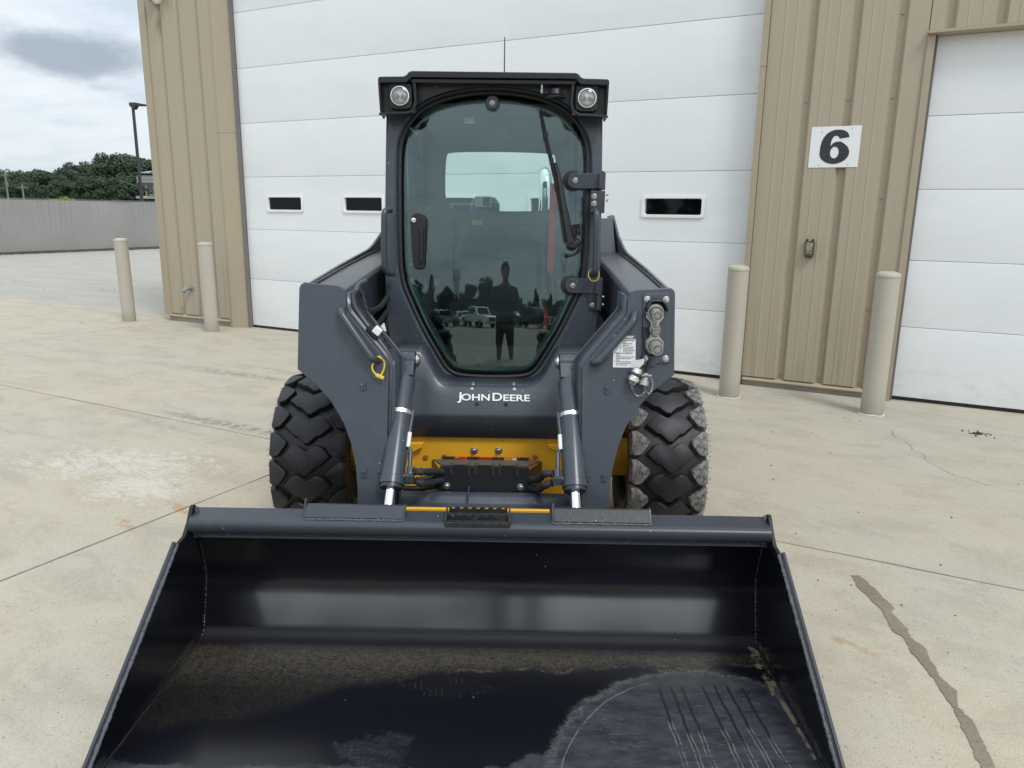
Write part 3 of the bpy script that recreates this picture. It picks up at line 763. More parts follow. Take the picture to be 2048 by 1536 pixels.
# the figure 6, drawn as outline curves
def six():
    def ellp(cx, cy, rx, ry, a0, a1, n): return [(cx+rx*cos(R(a0+(a1-a0)*k/n)), cy+ry*sin(R(a0+(a1-a0)*k/n))) for k in range(n+1)]
    outer = []
    outer += ellp(.497, .325, .497, .325, -180, 40, 26)[0:]               # bowl, round the bottom to the right shoulder
    outer += [(.80, .585), (.70, .645), (.60, .655), (.50, .64), (.41, .595), (.345, .52)]  # over the bowl's top, back to the stem
    outer += [(.352, .62), (.375, .72), (.42, .79), (.485, .825), (.55, .82), (.60, .79), (.635, .735)]
    outer += [(.955, .775), (.92, .86), (.85, .93), (.74, .98), (.60, 1.0), (.46, .995), (.33, .965), (.20, .895), (.10, .79), (.035, .66), (.005, .5)]
    hole = [(.50+.145*cos(R(a)), .335+.172*sin(R(a))) for a in range(0, 360, 15)]
    return outer, hole


cu = bpy.data.curves.new('six', 'CURVE'); cu.dimensions = '2D'; cu.fill_mode = 'BOTH'; cu.extrude = .0006
for pts in six():
    sp = cu.splines.new('POLY'); sp.points.add(len(pts)-1); sp.use_cyclic_u = True
    for q, (x, y) in zip(sp.points, pts): q.co = ((x-.5)*.226, (y-.5)*.268, 0, 1)
t_ = bpy.data.objects.new('t', cu); COL.objects.link(t_); dg = bpy.context.evaluated_depsgraph_get(); dg.update()
me = bpy.data.meshes.new_from_object(t_.evaluated_get(dg)); bpy.data.objects.remove(t_); me.materials.clear(); me.materials.append(ink)
link('numeral', me, sg, loc=(.003, -.0035, .162), rot=(pi/2, 0, 0))
m = MB()
for s, z in ((-.655, 2.18), (-.43, 2.205), (-.655, 1.92), (-.435, 1.92)): m.lathe([(.005, 0), (.003, .003)], (s, 6.948, z), (0, -1, 0), 8)
obj('sign_screws', m, steel, sg, kind='stuff')

ot = thing('electrical_outlet', 'weathered outdoor outlet under a clear cover on the wall below the number sign', 'outlet', (-.662, 6.95, 1.17), BR, bw(-.662, 6.95, 1.17))
m = MB(); m.prism([(-.662+x, 6.953, 1.24+z) for x, z in rrect(.086, .135, .016)], (0, -.016, 0)); obj('back_box', m, mat('outlet_box', (.30, .275, .2), .6, var=.3, vscale=40), ot, bevel=.003)
m = MB(); m.prism([(-.662+x, 6.936, 1.24+z) for x, z in rrect(.046, .092, .006)], (0, -.006, 0)); ff = obj('receptacle', m, mat('ivory', (.60, .55, .36), .4), ot, bevel=.002)
m = MB()
for z in (1.215, 1.266):
    for dx in (-.009, .007): m.box((-.662+dx, 6.928, z-.006), (-.662+dx+.003, 6.9305, z+.006))
    m.box((-.665, 6.928, z-.016), (-.660, 6.9305, z-.012))
obj('socket_slot', m, ink, ff, kind='stuff')
m = MB(); m.loft([[(-.662+x, 6.937, 1.24+z) for x, z in rrect(.084, .132, .016)], [(-.662+x*.9, 6.900, 1.24+z*.93) for x, z in rrect(.084, .132, .016)]], True); m.prism([(-.662+x*.9, 6.900, 1.24+z*.93) for x, z in rrect(.084, .132, .016)], (0, -.002, 0)); obj('cover', m, clear_glass, ot)
m = MB()
for dx in (-.024, .024): m.box((-.662+dx-.008, 6.915, 1.306), (-.662+dx+.008, 6.945, 1.318))
for dx in (-.02, 0, .02): m.box((-.662+dx-.006, 6.915, 1.165), (-.662+dx+.006, 6.94, 1.174))
obj('hinge', m, ink, ot, kind='stuff')

fa = thing('wall_pipe', 'short grey pipe stub poking out of the left wall pier behind the bollard', 'pipe', (-8.36, 6.95, .46), BR, bw(-8.36, 6.95, .46))
m = MB(); m.lathe([(.045, 0), (.045, .012), (.03, .014), (.03, .05), (.026, .052)], (-8.36, 6.957, .47), (0, -1, 0), 18); obj('flange', m, mat('grey_pvc', (.24, .26, .27), .5), fa)
m = MB(); m.tube([(-8.36, 6.905, .47), (-8.37, 6.88, .462), (-8.385, 6.85, .44)], .024, 14); m.lathe([(.029, 0), (.029, .025), (.018, .026), (.015, 0)], (-8.383, 6.853, .442), (-.35, -.75, -.55), 14); obj('spout', m, MATS['grey_pvc'], fa)

sc_ = thing('security_camera', 'black and white security lamp high on the left wall pier, just cut by the frame', 'camera', (-8.5, 6.95, 4.0), BR, bw(-8.5, 6.95, 4.0))
m = MB(); m.box((-8.66, 6.83, 4.025), (-8.53, 6.95, 4.16)); obj('lamp_head', m, blk_plastic, sc_, bevel=.02, seg=3)
m = MB(); m.lathe([(.005, -.012), (.05, -.006), (.06, .015), (.06, .09), (.04, .11)], (-8.43, 6.88, 4.045), (.25, -.55, -.5), 20); m.box((-8.56, 6.9, 4.08), (-8.40, 6.955, 4.2)); obj('sensor_dome', m, white_p, sc_, bevel=.006)

# ------------------------------------------------------------------ bollards
def bollard(x, y, lab, ring, tilt=(0, 0)):
    t = thing('bollard', lab, 'bollard', (x, y, 0), group='bollards guarding the door jambs')
    m = MB(); m.lathe([(.0845, -.05), (.0845, .3), (.0848, .7), (.0845, 1.075)], (x, y, 0), (0, 0, 1), 40); obj('sleeve', m, boll_m, t)
    m = MB(); m.lathe([(.088, 1.068), (.0882, 1.082), (.080, 1.096), (.05, 1.107), (.001, 1.11)], (x, y, 0), (0, 0, 1), 40); obj('cap', m, boll_m, t)
    if ring:
        m = MB(); rr_ = []
        for k in range(40):
            a = 2*pi*k/40; rr_.append((x+cos(a)*(.094+.01*sin(5*a)*cos(3*a)), y+sin(a)*(.094+.01*sin(4*a)), .004))
        m.tube(rr_, .007, 6, True); obj('caulk_ring', m, caulk, t)
    t.rotation_euler = (R(tilt[0]), R(tilt[1]), 0)
    return t


bollard(-5.19, 10.07, 'cream bollard standing at the open left corner of the building, in front of the fence', False, (0, -.6))
bollard(-3.75, 9.30, 'cream bollard by the left jamb of the big door, in front of the pipe stub', False, (0, -.3))
bollard(1.917, 6.225, 'cream bollard by the right jamb of the big door, left of the number sign wall', True)
bollard(2.901, 5.722, 'nearest cream bollard with chipped marks, in front of the smaller right-hand door', True)
# ------------------------------------------------------------------ the loader
L = thing('skid_steer_loader', 'dark grey skid steer loader with a black bucket parked facing the viewer', 'loader', (0, 3.9, 0))


def T(z):       # lean-back of the door glass, degrees, at height z
    return np.interp(z, [.7, .8, .9, 1.0, 1.24, 1.5, 1.8, 2.1], [-2.5, -1.8, 1.2, 3.9, 5.3, 7, 9.5, 12])


_zz = np.linspace(.5, 2.3, 181); _tt = np.tan(np.radians(T(_zz))); _yc = np.concatenate([[0], np.cumsum((_tt[1:]+_tt[:-1])/2*.01)])
_yc += 3.43-np.interp(1.24, _zz, _yc)


def G(x, z): return float(np.interp(z, _zz, _yc)) + x*x/6.2       # front glass surface


GL = [(0.0, 2.02), (.10, 2.014), (.203, 1.996), (.292, 1.964), (.354, 1.918), (.400, 1.853), (.419, 1.785), (.4225, 1.70), (.4225, 1.58), (.421, 1.463), (.419, 1.34), (.4165, 1.255), (.404, 1.175), (.372, 1.10), (.314, .977), (.245, .858), (.205, .792), (.161, .766), (.08, .760), (0, .759)]
GLO = GL + [(-x, z) for x, z in GL[-2:0:-1]]                       # closed outline, clockwise from the top


def dens(poly, n=3):
    out = []
    for i, (x, z) in enumerate(poly):
        x2, z2 = poly[(i+1) % len(poly)]
        for k in range(n): out.append((x+(x2-x)*k/n, z+(z2-z)*k/n))
    return out


def offs(poly, d):
    n = len(poly); out = []
    for i in range(n):
        a = Vector(poly[i-1]); c = Vector(poly[(i+1) % n]); t_ = (c-a).normalized(); out.append((poly[i][0]-t_.y*d, poly[i][1]+t_.x*d))
    return out


# smooth outline
def rnd(poly, it=2):
    for _ in range(it):
        n = len(poly); q = []
        for i in range(n):
            a = poly[i]; b = poly[(i+1) % n]; q += [(a[0]*.75+b[0]*.25, a[1]*.75+b[1]*.25), (a[0]*.25+b[0]*.75, a[1]*.25+b[1]*.75)]
        poly = q
    return poly


OUT = rnd(GLO, 1)
# make sure that offs(+) grows outward
_t = offs(OUT, .02)
SG_ = 1 if max(x for x, z in _t) > max(x for x, z in OUT) else -1


def grow(d): return offs(OUT, SG_*d)


# --- chassis
m = MB(); m.box((-.545, 3.19, .24), (.545, 5.55, .52)); m.box((-.545, 3.36, .52), (.545, 5.55, .70)); ch = obj('chassis', m, yellow, L, bevel=.012)
m = MB(); m.box((-.40, 3.168, .25), (.40, 3.186, .536)); obj('front_plate', m, yellow, ch, bevel=.004)
m = MB(); m.prism([(-.355, 3.165, .512), (-.285, 3.165, .512), (-.29, 3.165, .492), (-.33, 3.165, .47), (-.36, 3.165, .468)], (0, -.03, 0)); obj('tab', m, yellow, ch, bevel=.004)
m = MB(); m.prism([(.355, 3.165, .515), (.262, 3.165, .515), (.262, 3.165, .497), (.30, 3.165, .485), (.355, 3.165, .485)], (0, -.03, 0)); obj('tab', m, yellow, ch, bevel=.004)


def hexm(r, h):
    b = MB().lathe([(r*1.45, 0), (r*1.45, h*.2), (r*1.3, h*.25)], (0, 0, 0), (0, -1, 0), 18); b.lathe([(r, h*.2), (r, h*.85), (r*.8, h), (r*.4, h)], (0, 0, 0), (0, -1, 0), 6)
    return b.mesh('bolt', mats=(steel,), smooth=15)


bolt_s = hexm(.0055, .008); bolt_m = hexm(.0085, .011); bolt_l = hexm(.0110, .014)


def bolt(p, parent, me=bolt_m, name='bolt', rot=None):
    q = parent; base = off_of(parent)
    return link(name, me, parent, loc=Vector(p)-base, rot=rot)


bolt((-.065, 3.166, .473), ch, bolt_l); bolt((.044, 3.166, .475), ch, bolt_l)
for x, z in ((-.281, .437), (-.198, .441), (.206, .445)):
    m = MB(); m.lathe([(.012, 0), (.012, .004), (.008, .005)], (x, 3.167, z), (0, -1, 0), 14); obj('plug', m, mat('plug_brown', (.28, .13, .03), .5) if 'plug_brown' not in MATS else MATS['plug_brown'], ch)
# warning label behind the step
lb = MB(); lb.box((-.155, 3.163, .384), (.215, 3.1665, .446)); wl = obj('warning_label', lb, orange_l, ch)
m = MB(); m.box((-.13, 3.161, .386), (.06, 3.1625, .444)); obj('danger_field', m, red_l, wl)
m = MB(); m.box((.105, 3.161, .386), (.145, 3.1625, .441)); obj('white_field', m, paper, wl)
m = MB(); m.prism([(.155, 3.1625, .424), (.182, 3.1625, .424), (.1685, 3.1625, .443)], (0, -.0015, 0)); obj('alert_symbol', m, ink, wl)
text_obj('DANGER', .022, ink, wl, (.015, 3.1605, .4235), bold=.0006, sx=1.15)
text_obj('PARO', .016, ink, wl, (-.142, 3.1605, .427), bold=.0005)

# --- front panel with the maker's name
def ztop(x):
    a = abs(x); return float(np.interp(a, [0, .16, .20, .235, .262, .285, .30, .42], [.758, .758, .768, .795, .845, .89, .912, .918]))


XS = [i/40*.82-.41 for i in range(41)]
rows = []
for kind in range(9):
    row = []
    for x in XS:
        zt = ztop(x); yf = lambda z: float(np.interp(z, [.5, .63, .645, .76, .92], [3.205, 3.135, 3.138, 3.195, 3.235]))
        bulge = .018*max(0, abs(x)-.3)/.1
        if kind == 0: p = (x, 3.150, .538)
        elif kind == 1: p = (x, 3.144, .622)
        elif kind == 2: p = (x, 3.137, .634)
        elif kind == 3: p = (x, 3.140, .648)
        elif kind == 4: z = .648+(zt-.648)*.5; p = (x, yf(z), z)
        elif kind == 5: z = zt-.022; p = (x, yf(z), z)
        elif kind == 6: p = (x, yf(zt)+.006, zt-.006)
        elif kind == 7: p = (x, yf(zt)+.022, zt)
        else: p = (x, 3.44, zt-.006)
        row.append((p[0], p[1]-bulge, p[2]))
    rows.append(row)
m = MB(); m.loft(rows); fp = obj('front_panel', m, charcoal, L, smooth=50, solid=.004)
tl = R(90-26)
pl_ = text_obj('J', .050, letter, fp, (-.125, 3.160, .703), rot=(tl, 0, 0), bold=.0008, sx=1.30); pl_.name = 'lettering'
text_obj('OHN', .0405, letter, fp, (-.0585, 3.160, .703), rot=(tl, 0, 0), bold=.0008, sx=1.36)
text_obj('D', .050, letter, fp, (.0350, 3.160, .703), rot=(tl, 0, 0), bold=.0008, sx=1.28)
text_obj('EERE', .0405, letter, fp, (.1185, 3.160, .703), rot=(tl, 0, 0), bold=.0008, sx=1.40)
for x, z in ((-.074, .757), (.106, .759)):
    y_ = 3.185
    bolt((x, 3.222, z+.006), fp, bolt_s, rot=(R(-60), 0, 0)); bolt((x*1.03, 3.192, z-.012), fp, bolt_s, rot=(R(-26), 0, 0))
for x, z, y_ in ((-.052, .688, 3.158), (.074, .688, 3.158), (-.10, .553, 3.195), (.14, .553, 3.195), (-.262, .556, 3.195)):
    m = MB(); m.lathe([(.009, 0), (.009, .005), (.005, .006), (.004, .001)], (x, y_, z), (0, -1, .2), 10); obj('rivet', m, blk_plastic, fp)
# a lower skirt between front panel and cab on each side
for s in (-1, 1):
    m = MB(); m.box((s*.30 if s > 0 else -.455, 3.30, .60), (s*.455 if s > 0 else -.30, 3.48, .905)); obj('body_shoulder', m, charcoal_dark, L, bevel=.015)

# --- cab: front frame as a ring round the glass
C_OUT = [(0, 2.07), (.30, 2.07), (.484, 2.04), (.487, 1.9), (.489, 1.7), (.491, 1.5), (.493, 1.3), (.490, 1.12), (.482, 1.0), (.468, .90), (.450, .72), (.2, .70), (0, .70)]
C_OUT = C_OUT + [(-x, z) for x, z in C_OUT[-2:0:-1]]


def ray_hit(poly, a):
    cx, cz = 0, 1.4; dx, dz = sin(a), cos(a); best = None
    for i in range(len(poly)):
        x1, z1 = poly[i]; x2, z2 = poly[(i+1) % len(poly)]; ex, ez = x2-x1, z2-z1
        den = dx*ez-dz*ex
        if abs(den) < 1e-9: continue
        t_ = ((x1-cx)*ez-(z1-cz)*ex)/den; u = ((x1-cx)*dz-(z1-cz)*dx)/den
        if t_ > 0 and -1e-6 <= u <= 1+1e-6 and (best is None or t_ > best): best = t_
    return (cx+dx*best, cz+dz*best)


inner = grow(.010); inner2 = grow(.022)
ang = [atan2(x, z-1.4) for x, z in inner]
outer = [ray_hit(C_OUT, a) for a in ang]
mid_ = [((a[0]*.35+b[0]*.65), (a[1]*.35+b[1]*.65)) for a, b in zip(inner2, outer)]
m = MB()
m.loft([[(x, G(x, z)+.03, z) for x, z in inner], [(x, G(x, z)-.008, z) for x, z in inner], [(x, G(x, z)-.022, z) for x, z in inner2], [(x, G(x, z)-.026, z) for x, z in mid_],
        [(x*.995, G(x, z)-.024, z) for x, z in outer], [(x, G(x, z)-.010, z) for x, z in outer], [(x, G(x, z)+.10, z) for x, z in outer], [(x, G(x, z)+.10, z) for x, z in inner]], True)
cab = obj('cab', m, charcoal, L, smooth=40)
# seal and door glass
sq = grow(.002)
m = MB(); m.tube([(x, G(x, z)-.008, z) for x, z in dens(sq, 2)], .0095, 8, True); obj('door_seal', m, blk_rubber, cab)
rings = []
cx0, cz0 = 0, 1.38
for q in (1, .93, .85, .75, .64, .52, .40, .28, .16, .06):
    rings.append([(cx0+(x-cx0)*q, G(cx0+(x-cx0)*q, cz0+(z-cz0)*q), cz0+(z-cz0)*q) for x, z in OUT])
m = MB(); m.loft(rings, True); n_ = len(OUT); m.f.append(tuple(range(len(m.v)-n_, len(m.v)))); m.mi.append(0)
dg_ = obj('glass_door', m, cab_glass, cab, smooth=180)
md = dg_.modifiers.new('thick', 'SOLIDIFY'); md.thickness = .005; md.offset = 0
# green band set just inside the lower edge of the glass
lo = [(x, z) for x, z in OUT]; lo2 = grow(-.046)
sel = [i for i, (x, z) in enumerate(lo) if z < 1.20]
m = MB(); m.loft([[(lo[i][0], G(*lo[i])+.006, lo[i][1]) for i in sel], [(lo2[i][0], G(*lo2[i])+.006, lo2[i][1]) for i in sel]]); obj('glass_edge_band', m, mat('green_edge', (.10, .185, .17), .25), cab, smooth=0, solid=.002)

# cab shell: roof, sides with grilles, rear wall with a window
for s in (-1, 1):
    a, b = (s*.452, s*.484) if s > 0 else (s*.484, s*.452)
    m = MB(); m.prism([(a, y, z) for y, z in ((3.52, .80), (3.52, 1.22), (3.90, 1.22), (3.90, 1.93), (3.56, 1.93), (3.56, 2.03), (4.70, 2.03), (4.70, .80), (4.58, .80), (4.58, 1.93), (3.96, 1.93), (3.96, 1.22), (4.58, 1.22), (4.58, .80))], (b-a, 0, 0)); obj('side_frame', m, charcoal_dark, cab, smooth=0)
for s in (-1, 1):
    m = MB(); x = s*.468
    for k in range(13): m.box((x-.004, 3.98+.046*k, 1.225), (x+.004, 3.987+.046*k, 1.925))
    for k in range(9): m.box((x-.003, 3.965, 1.28+.075*k), (x+.003, 4.578, 1.286+.075*k))
    obj('side_grille', m, blk_plastic, cab, kind='stuff', smooth=0)
    m = MB(); m.box((x-.002+s*.012, 3.52, 1.225), (x+.002+s*.012, 3.898, 1.928)); obj('side_window', m, clear_glass, cab)
wz0, wz1, wx = 1.51, 1.853, .328
wr = [(-wx+.02, wz1), (wx-.02, wz1), (wx, wz1-.03), (wx+.008, 1.62), (wx-.005, 1.55), (wx-.045, wz0), (-wx+.045, wz0), (-wx+.005, 1.55), (-wx-.008, 1.62), (-wx, wz1-.03)]
wr = rnd(wr, 2)
C_R = [(-.452, 2.02), (.452, 2.02), (.452, .75), (-.452, .75)]
ra = [atan2(x, z-1.65) for x, z in wr]


def hit2(a):
    dx, dz = sin(a), cos(a); ts = []
    if abs(dx) > 1e-6: ts.append(.452/abs(dx))
    if dz > 1e-6: ts.append(.37/dz)
    if dz < -1e-6: ts.append(.90/-dz)
    return (dx*min(ts), 1.65+dz*min(ts))


ro = [hit2(a) for a in ra]
# add true corners by snapping the nearest samples
for cx_, cz_ in C_R:
    i = min(range(len(ro)), key=lambda i: (ro[i][0]-cx_)**2+(ro[i][1]-cz_)**2); ro[i] = (cx_, cz_)
m = MB(); m.loft([[(x, 4.66, z) for x, z in wr], [(x, 4.62, z) for x, z in wr], [(x*1.04, 4.612, (z-1.68)*1.05+1.68) for x, z in wr], [(x, 4.612, z) for x, z in ro], [(x, 4.66, z) for x, z in ro]], True); rw = obj('rear_wall', m, inter, cab, smooth=30)
m = MB(); m.prism([(x*1.01, 4.64, z) for x, z in wr], (0, .005, 0)); obj('rear_window', m, glass_mat('rear_cab_glass', (.90, .965, .95), 1.45), cab)
m = MB(); m.box((-.150, 4.628, 1.535), (-.055, 4.634, 1.595)); obj('window_sticker', m, paper, cab)
m = MB(); m.box((-.105, 4.627, 1.54), (-.062, 4.6285, 1.59)); obj('window_sticker', m, ink_grey, cab)
# headliner, floor, dash
m = MB(); m.box((-.445, 3.62, 1.985), (.445, 4.60, 2.03)); m.prism([(-.40, 4.05, 1.984), (.40, 4.05, 1.984), (.34, 4.60, 1.86), (-.34, 4.60, 1.86), (-.34, 4.60, 1.984), (.34, 4.60, 1.984)][:4], (0, 0, .001)); obj('headliner', m, liner, cab)
m = MB(); m.box((-.445, 3.48, .70), (.445, 4.60, .76)); obj('cab_floor', m, inter, cab)
m = MB(); m.prism([(-.40, 3.47, .762), (-.40, 3.47, .80), (-.40, 3.60, .86), (-.40, 3.66, .86), (-.40, 3.66, .762)], (.80, 0, 0)); ds = obj('toe_board', m, inter, cab, bevel=.01)
m = MB(); m.lathe([(.028, 0), (.028, .012), (.02, .013), (.02, .006)], (-.055, 3.495, .812), (0, -.8, .6), 20); obj('drain_plug', m, seat_mark, ds)
for s in (-1, 1):
    m = MB(); m.prism([(s*.33, 3.75, .80), (s*.33, 3.72, .95), (s*.33, 3.95, 1.10), (s*.33, 4.45, 1.12), (s*.33, 4.45, .80)], (s*.10, 0, 0)); obj('side_console', m, inter, cab, bevel=.015)
    m = MB(); m.cyl((s*.36, 3.98, 1.10), (s*.355, 3.95, 1.24), .011, 10); m.sphere((s*.353, 3.945, 1.27), .03, 12, 8, (.8, .9, 1.3)); obj('joystick', m, blk_plastic, cab)
# seat
st = MB(); st.prism([(-.25, 3.86, .93), (-.25, 3.84, 1.0), (-.25, 3.9, 1.04), (-.25, 4.26, 1.01), (-.25, 4.3, .93)], (.5, 0, 0)); seat = obj('seat', st, seatm, cab, bevel=.03, seg=3)
bk = []
for z, hw, y in ((1.0, .235, 4.26), (1.12, .25, 4.285), (1.24, .25, 4.31), (1.34, .235, 4.34), (1.405, .19, 4.365), (1.43, .12, 4.38)):
    bk.append([(-hw, y+.03, z), (-hw*.9, y-.03, z), (-hw*.5, y-.012, z), (0, y-.004, z), (hw*.5, y-.012, z), (hw*.9, y-.03, z), (hw, y+.03, z), (hw*.7, y+.09, z), (0, y+.1, z), (-hw*.7, y+.09, z)])
m = MB(); m.loft(bk, True); m.f += [tuple(range(10)), tuple(range(50, 60))]; m.mi += [0, 0]; sb = obj('seat_back', m, seatm, cab, smooth=60)
# leaping-deer badge pressed into the seat back: shield outline with a small deer
m = MB(); m.tube([(.019+x, 4.293, 1.236+z) for x, z in rrect(.092, .075, .018)], .0026, 5, True)
deer = [(-.034, -.012), (-.02, -.008), (-.004, -.010), (.010, -.006), (.016, .004), (.014, .020), (.018, .010), (.022, .022), (.023, .008), (.030, .002), (.024, -.002), (.018, -.014), (.030, -.020), (.016, -.019), (.006, -.017), (-.012, -.018), (-.022, -.024), (-.018, -.016)]
m.prism([(.019+x, 4.295, 1.238+z) for x, z in deer], (0, -.004, 0)); obj('seat_badge', m, seat_mark, sb)
m = MB(); m.box((-.168, 4.604, 1.425), (-.105, 4.610, 1.458)); obj('sticker', m, sticker, cab)
m = MB()
for k in range(7): m.box((-.05, 4.602, 1.36+.012*k), (.18, 4.611, 1.365+.012*k))
for x in (-.29, .30): m.tube([(x, 4.6, 1.46), (x, 4.6, 1.2), (x*1.1, 4.58, 1.0)], .012, 8)
obj('rear_wall_ribs', m, inter, cab, kind='stuff')
# red-orange seat belt and tags
m = MB(); m.bar((.300, 4.20, 1.66), (.292, 4.20, 1.18), .035, .004, (0, 1, 0)); obj('seat_belt', m, orange, cab)
m = MB(); m.bar((.335, 4.05, 1.62), (.300, 4.12, 1.50), .02, .003, (0, 1, 0)); obj('seat_belt', m, orange, cab)
m = MB(); m.prism([(.352, 3.49, 1.150), (.385, 3.49, 1.128), (.342, 3.49, 1.062), (.325, 3.49, 1.055), (.312, 3.49, 1.066), (.315, 3.49, 1.08)], (0, .004, 0)); obj('pull_strap', m, orange, cab, bevel=.002)
m = MB(); m.prism([(.248, 3.52, 1.078), (.262, 3.52, 1.03), (.258, 3.52, 1.0), (.262, 3.52, .972), (.244, 3.52, .955), (.238, 3.52, .975), (.230, 3.52, .962), (.240, 3.52, 1.02)], (0, .004, 0)); tg_ = obj('warning_tag', m, orange, cab)
text_obj('EXIT', .022, ink, tg_, (.251, 3.518, .995), rot=(pi/2, R(-80), 0), bold=.0004)
m = MB(); m.tube([(.365, 3.6, 1.40), (.37, 3.8, 1.62), (.40, 4.4, 1.66)], .012, 8); obj('interior_tube', m, inter, cab)
m = MB(); m.prism([(-.41, 4.0, 1.36), (-.41, 4.0, 1.53), (-.41, 4.3, 1.53), (-.41, 4.3, 1.36)], (.03, 0, 0)); obj('document_box', m, inter, cab, bevel=.01)
m = MB(); m.box((-.165, 3.90, 1.936), (-.115, 3.96, 1.96)); obj('dome_light', m, white_p, cab, bevel=.004)
m = MB(); m.prism([(.0, 4.10, 1.90), (.065, 4.10, 1.885), (.035, 4.10, 1.94)], (0, .02, 0)); obj('hanging_hook', m, inter, cab)

# roof with lamp corners
rp = [(-.495, 2.036), (-.495, 2.056), (-.488, 2.062), (-.385, 2.064), (-.372, 2.070), (-.362, 2.082), (-.350, 2.086), (.350, 2.086), (.362, 2.082), (.372, 2.070), (.385, 2.064), (.488, 2.062), (.495, 2.056), (.495, 2.036), (.372, 2.040), (.352, 2.060), (-.352, 2.060), (-.372, 2.040)]
m = MB(); m.prism([(x, 3.405, z) for x, z in rp], (0, 1.32, 0)); rf = obj('roof', m, visor_p, cab, bevel=.004, smooth=30)
# visor: header plate between the lamps, arched over the glass
arch = [(x, z) for x, z in grow(.020) if z > 1.84]
arch.sort()
hp = [(-.484, 1.93)]+[(x, z) for x, z in arch if z > 1.925]+[(.484, 1.93), (.484, 2.045), (.36, 2.062), (-.36, 2.062), (-.484, 2.045)]
m = MB(); m.prism([(x, 3.480, z) for x, z in hp], (0, .03, 0)); obj('header_plate', m, visor_p, cab, bevel=.003)
m = MB(); m.prism([(-.35, 3.478, 2.058), (.35, 3.478, 2.058), (.345, 3.478, 2.040), (-.345, 3.478, 2.040)], (0, -.06, 0)); obj('visor_lip', m, visor_p, cab, bevel=.004)
lens_ring = MB().lathe([(.041, 0), (.041, .010), (.036, .012), (.036, .002)], (0, 0, 0), (0, -1, 0), 28)
for s in (-1, 1):
    # lamp pocket: side cheeks, back, ledge below
    x0, x1 = (.352, .488) if s > 0 else (-.488, -.352)
    m = MB(); m.box((x0, 3.455, 1.918), (x1, 3.478, 2.038)); m.prism([(s*.494, 3.40, 2.038), (s*.494, 3.43, 1.925), (s*.494, 3.50, 1.90), (s*.494, 3.50, 2.038)], (-s*.010, 0, 0))
    ml = [(s*.350, 2.058), (s*.335, 2.04), (s*.330, 1.96), (s*.345, 1.925), (s*.37, 1.913), (s*.497, 1.908), (s*.497, 1.918), (s*.375, 1.924), (s*.355, 1.934), (s*.343, 1.965), (s*.348, 2.04), (s*.362, 2.056)]
    m.prism([(x, 3.42, z) for x, z in ml], (0, .075, 0)); pk = obj('lamp_pocket', m, visor_p, cab, bevel=.003)
    cx_, cz_ = s*.404, 1.987
    m = MB(); m.prism([(cx_+x, 3.452, cz_+z) for x, z in rrect(.104, .110, .026)], (0, -.022, 0)); hl_ = obj('headlight', m, blk_plastic, cab, bevel=.006)
    m = MB(); m.lathe([(.040, 0), (.040, .012), (.0365, .014), (.0345, .004), (.001, -.006)], (cx_, 3.428, cz_), (0, -1, 0), 28); obj('lamp_reflector', m, lamp_in, hl_)
    m = MB()
    for dx in (-.0165, .0165): m.sphere((cx_+dx, 3.427, cz_), .0145, 12, 8, (1, .6, 1))
    obj('lamp_optic', m, lamp_bulb, hl_, kind='stuff')
    m = MB(); m.lathe([(.036, 0), (.030, .004), (.015, .007), (.001, .008)], (cx_, 3.4165, cz_), (0, -1, 0), 28); obj('lamp_lens', m, lens_m, hl_)
    for dx in (-.040, .040):
        for dz in (-.043, .043):
            m = MB(); m.lathe([(.006, 0), (.006, .004), (.003, .005)], (cx_+dx, 3.429, cz_+dz), (0, -1, 0), 8); obj('bezel_screw', m, blk_gloss, hl_)
m = MB(); m.lathe([(.012, 0), (.010, .02), (.0035, .03), (.0025, .26), (.002, .27)], (.033, 3.95, 2.07), (0, 0, 1), 10); obj('antenna', m, blk_plastic, cab)
# wiper motor cover and bolt under the visor
m = MB(); m.lathe([(.030, 0), (.036, .006), (.030, .012), (.026, .03), (.012, .036)], (.268, 3.445, 1.995), (0, 0, 1), 20); m.lathe([(.045, 0), (.045, .005)], (.268, 3.445, 1.990), (0, 0, 1), 20); obj('beacon_plug', m, blk_plastic, cab)
m = MB(); m.cyl((.208, 3.43, 2.045), (.208, 3.43, 2.005), .005, 8); m.lathe([(.008, 0), (.008, .008)], (.208, 3.43, 2.012), (0, 0, 1), 6); obj('bolt_stud', m, steel, cab)

# glass fittings
def disc(x, z, r, parent, back=True):
    y = G(x, z); mm = MB(); mm.lathe([(r*1.12, 0), (r*1.12, .006), (r, .008), (r, .018), (r*.9, .021)], (x, y-.003, z), (0, -1, .1), 32)
    o = obj('door_disc', mm, charcoal, parent); bolt((x, y-.024, z), o, bolt_m); return o


disc(-.008, 1.975, .030, dg_)


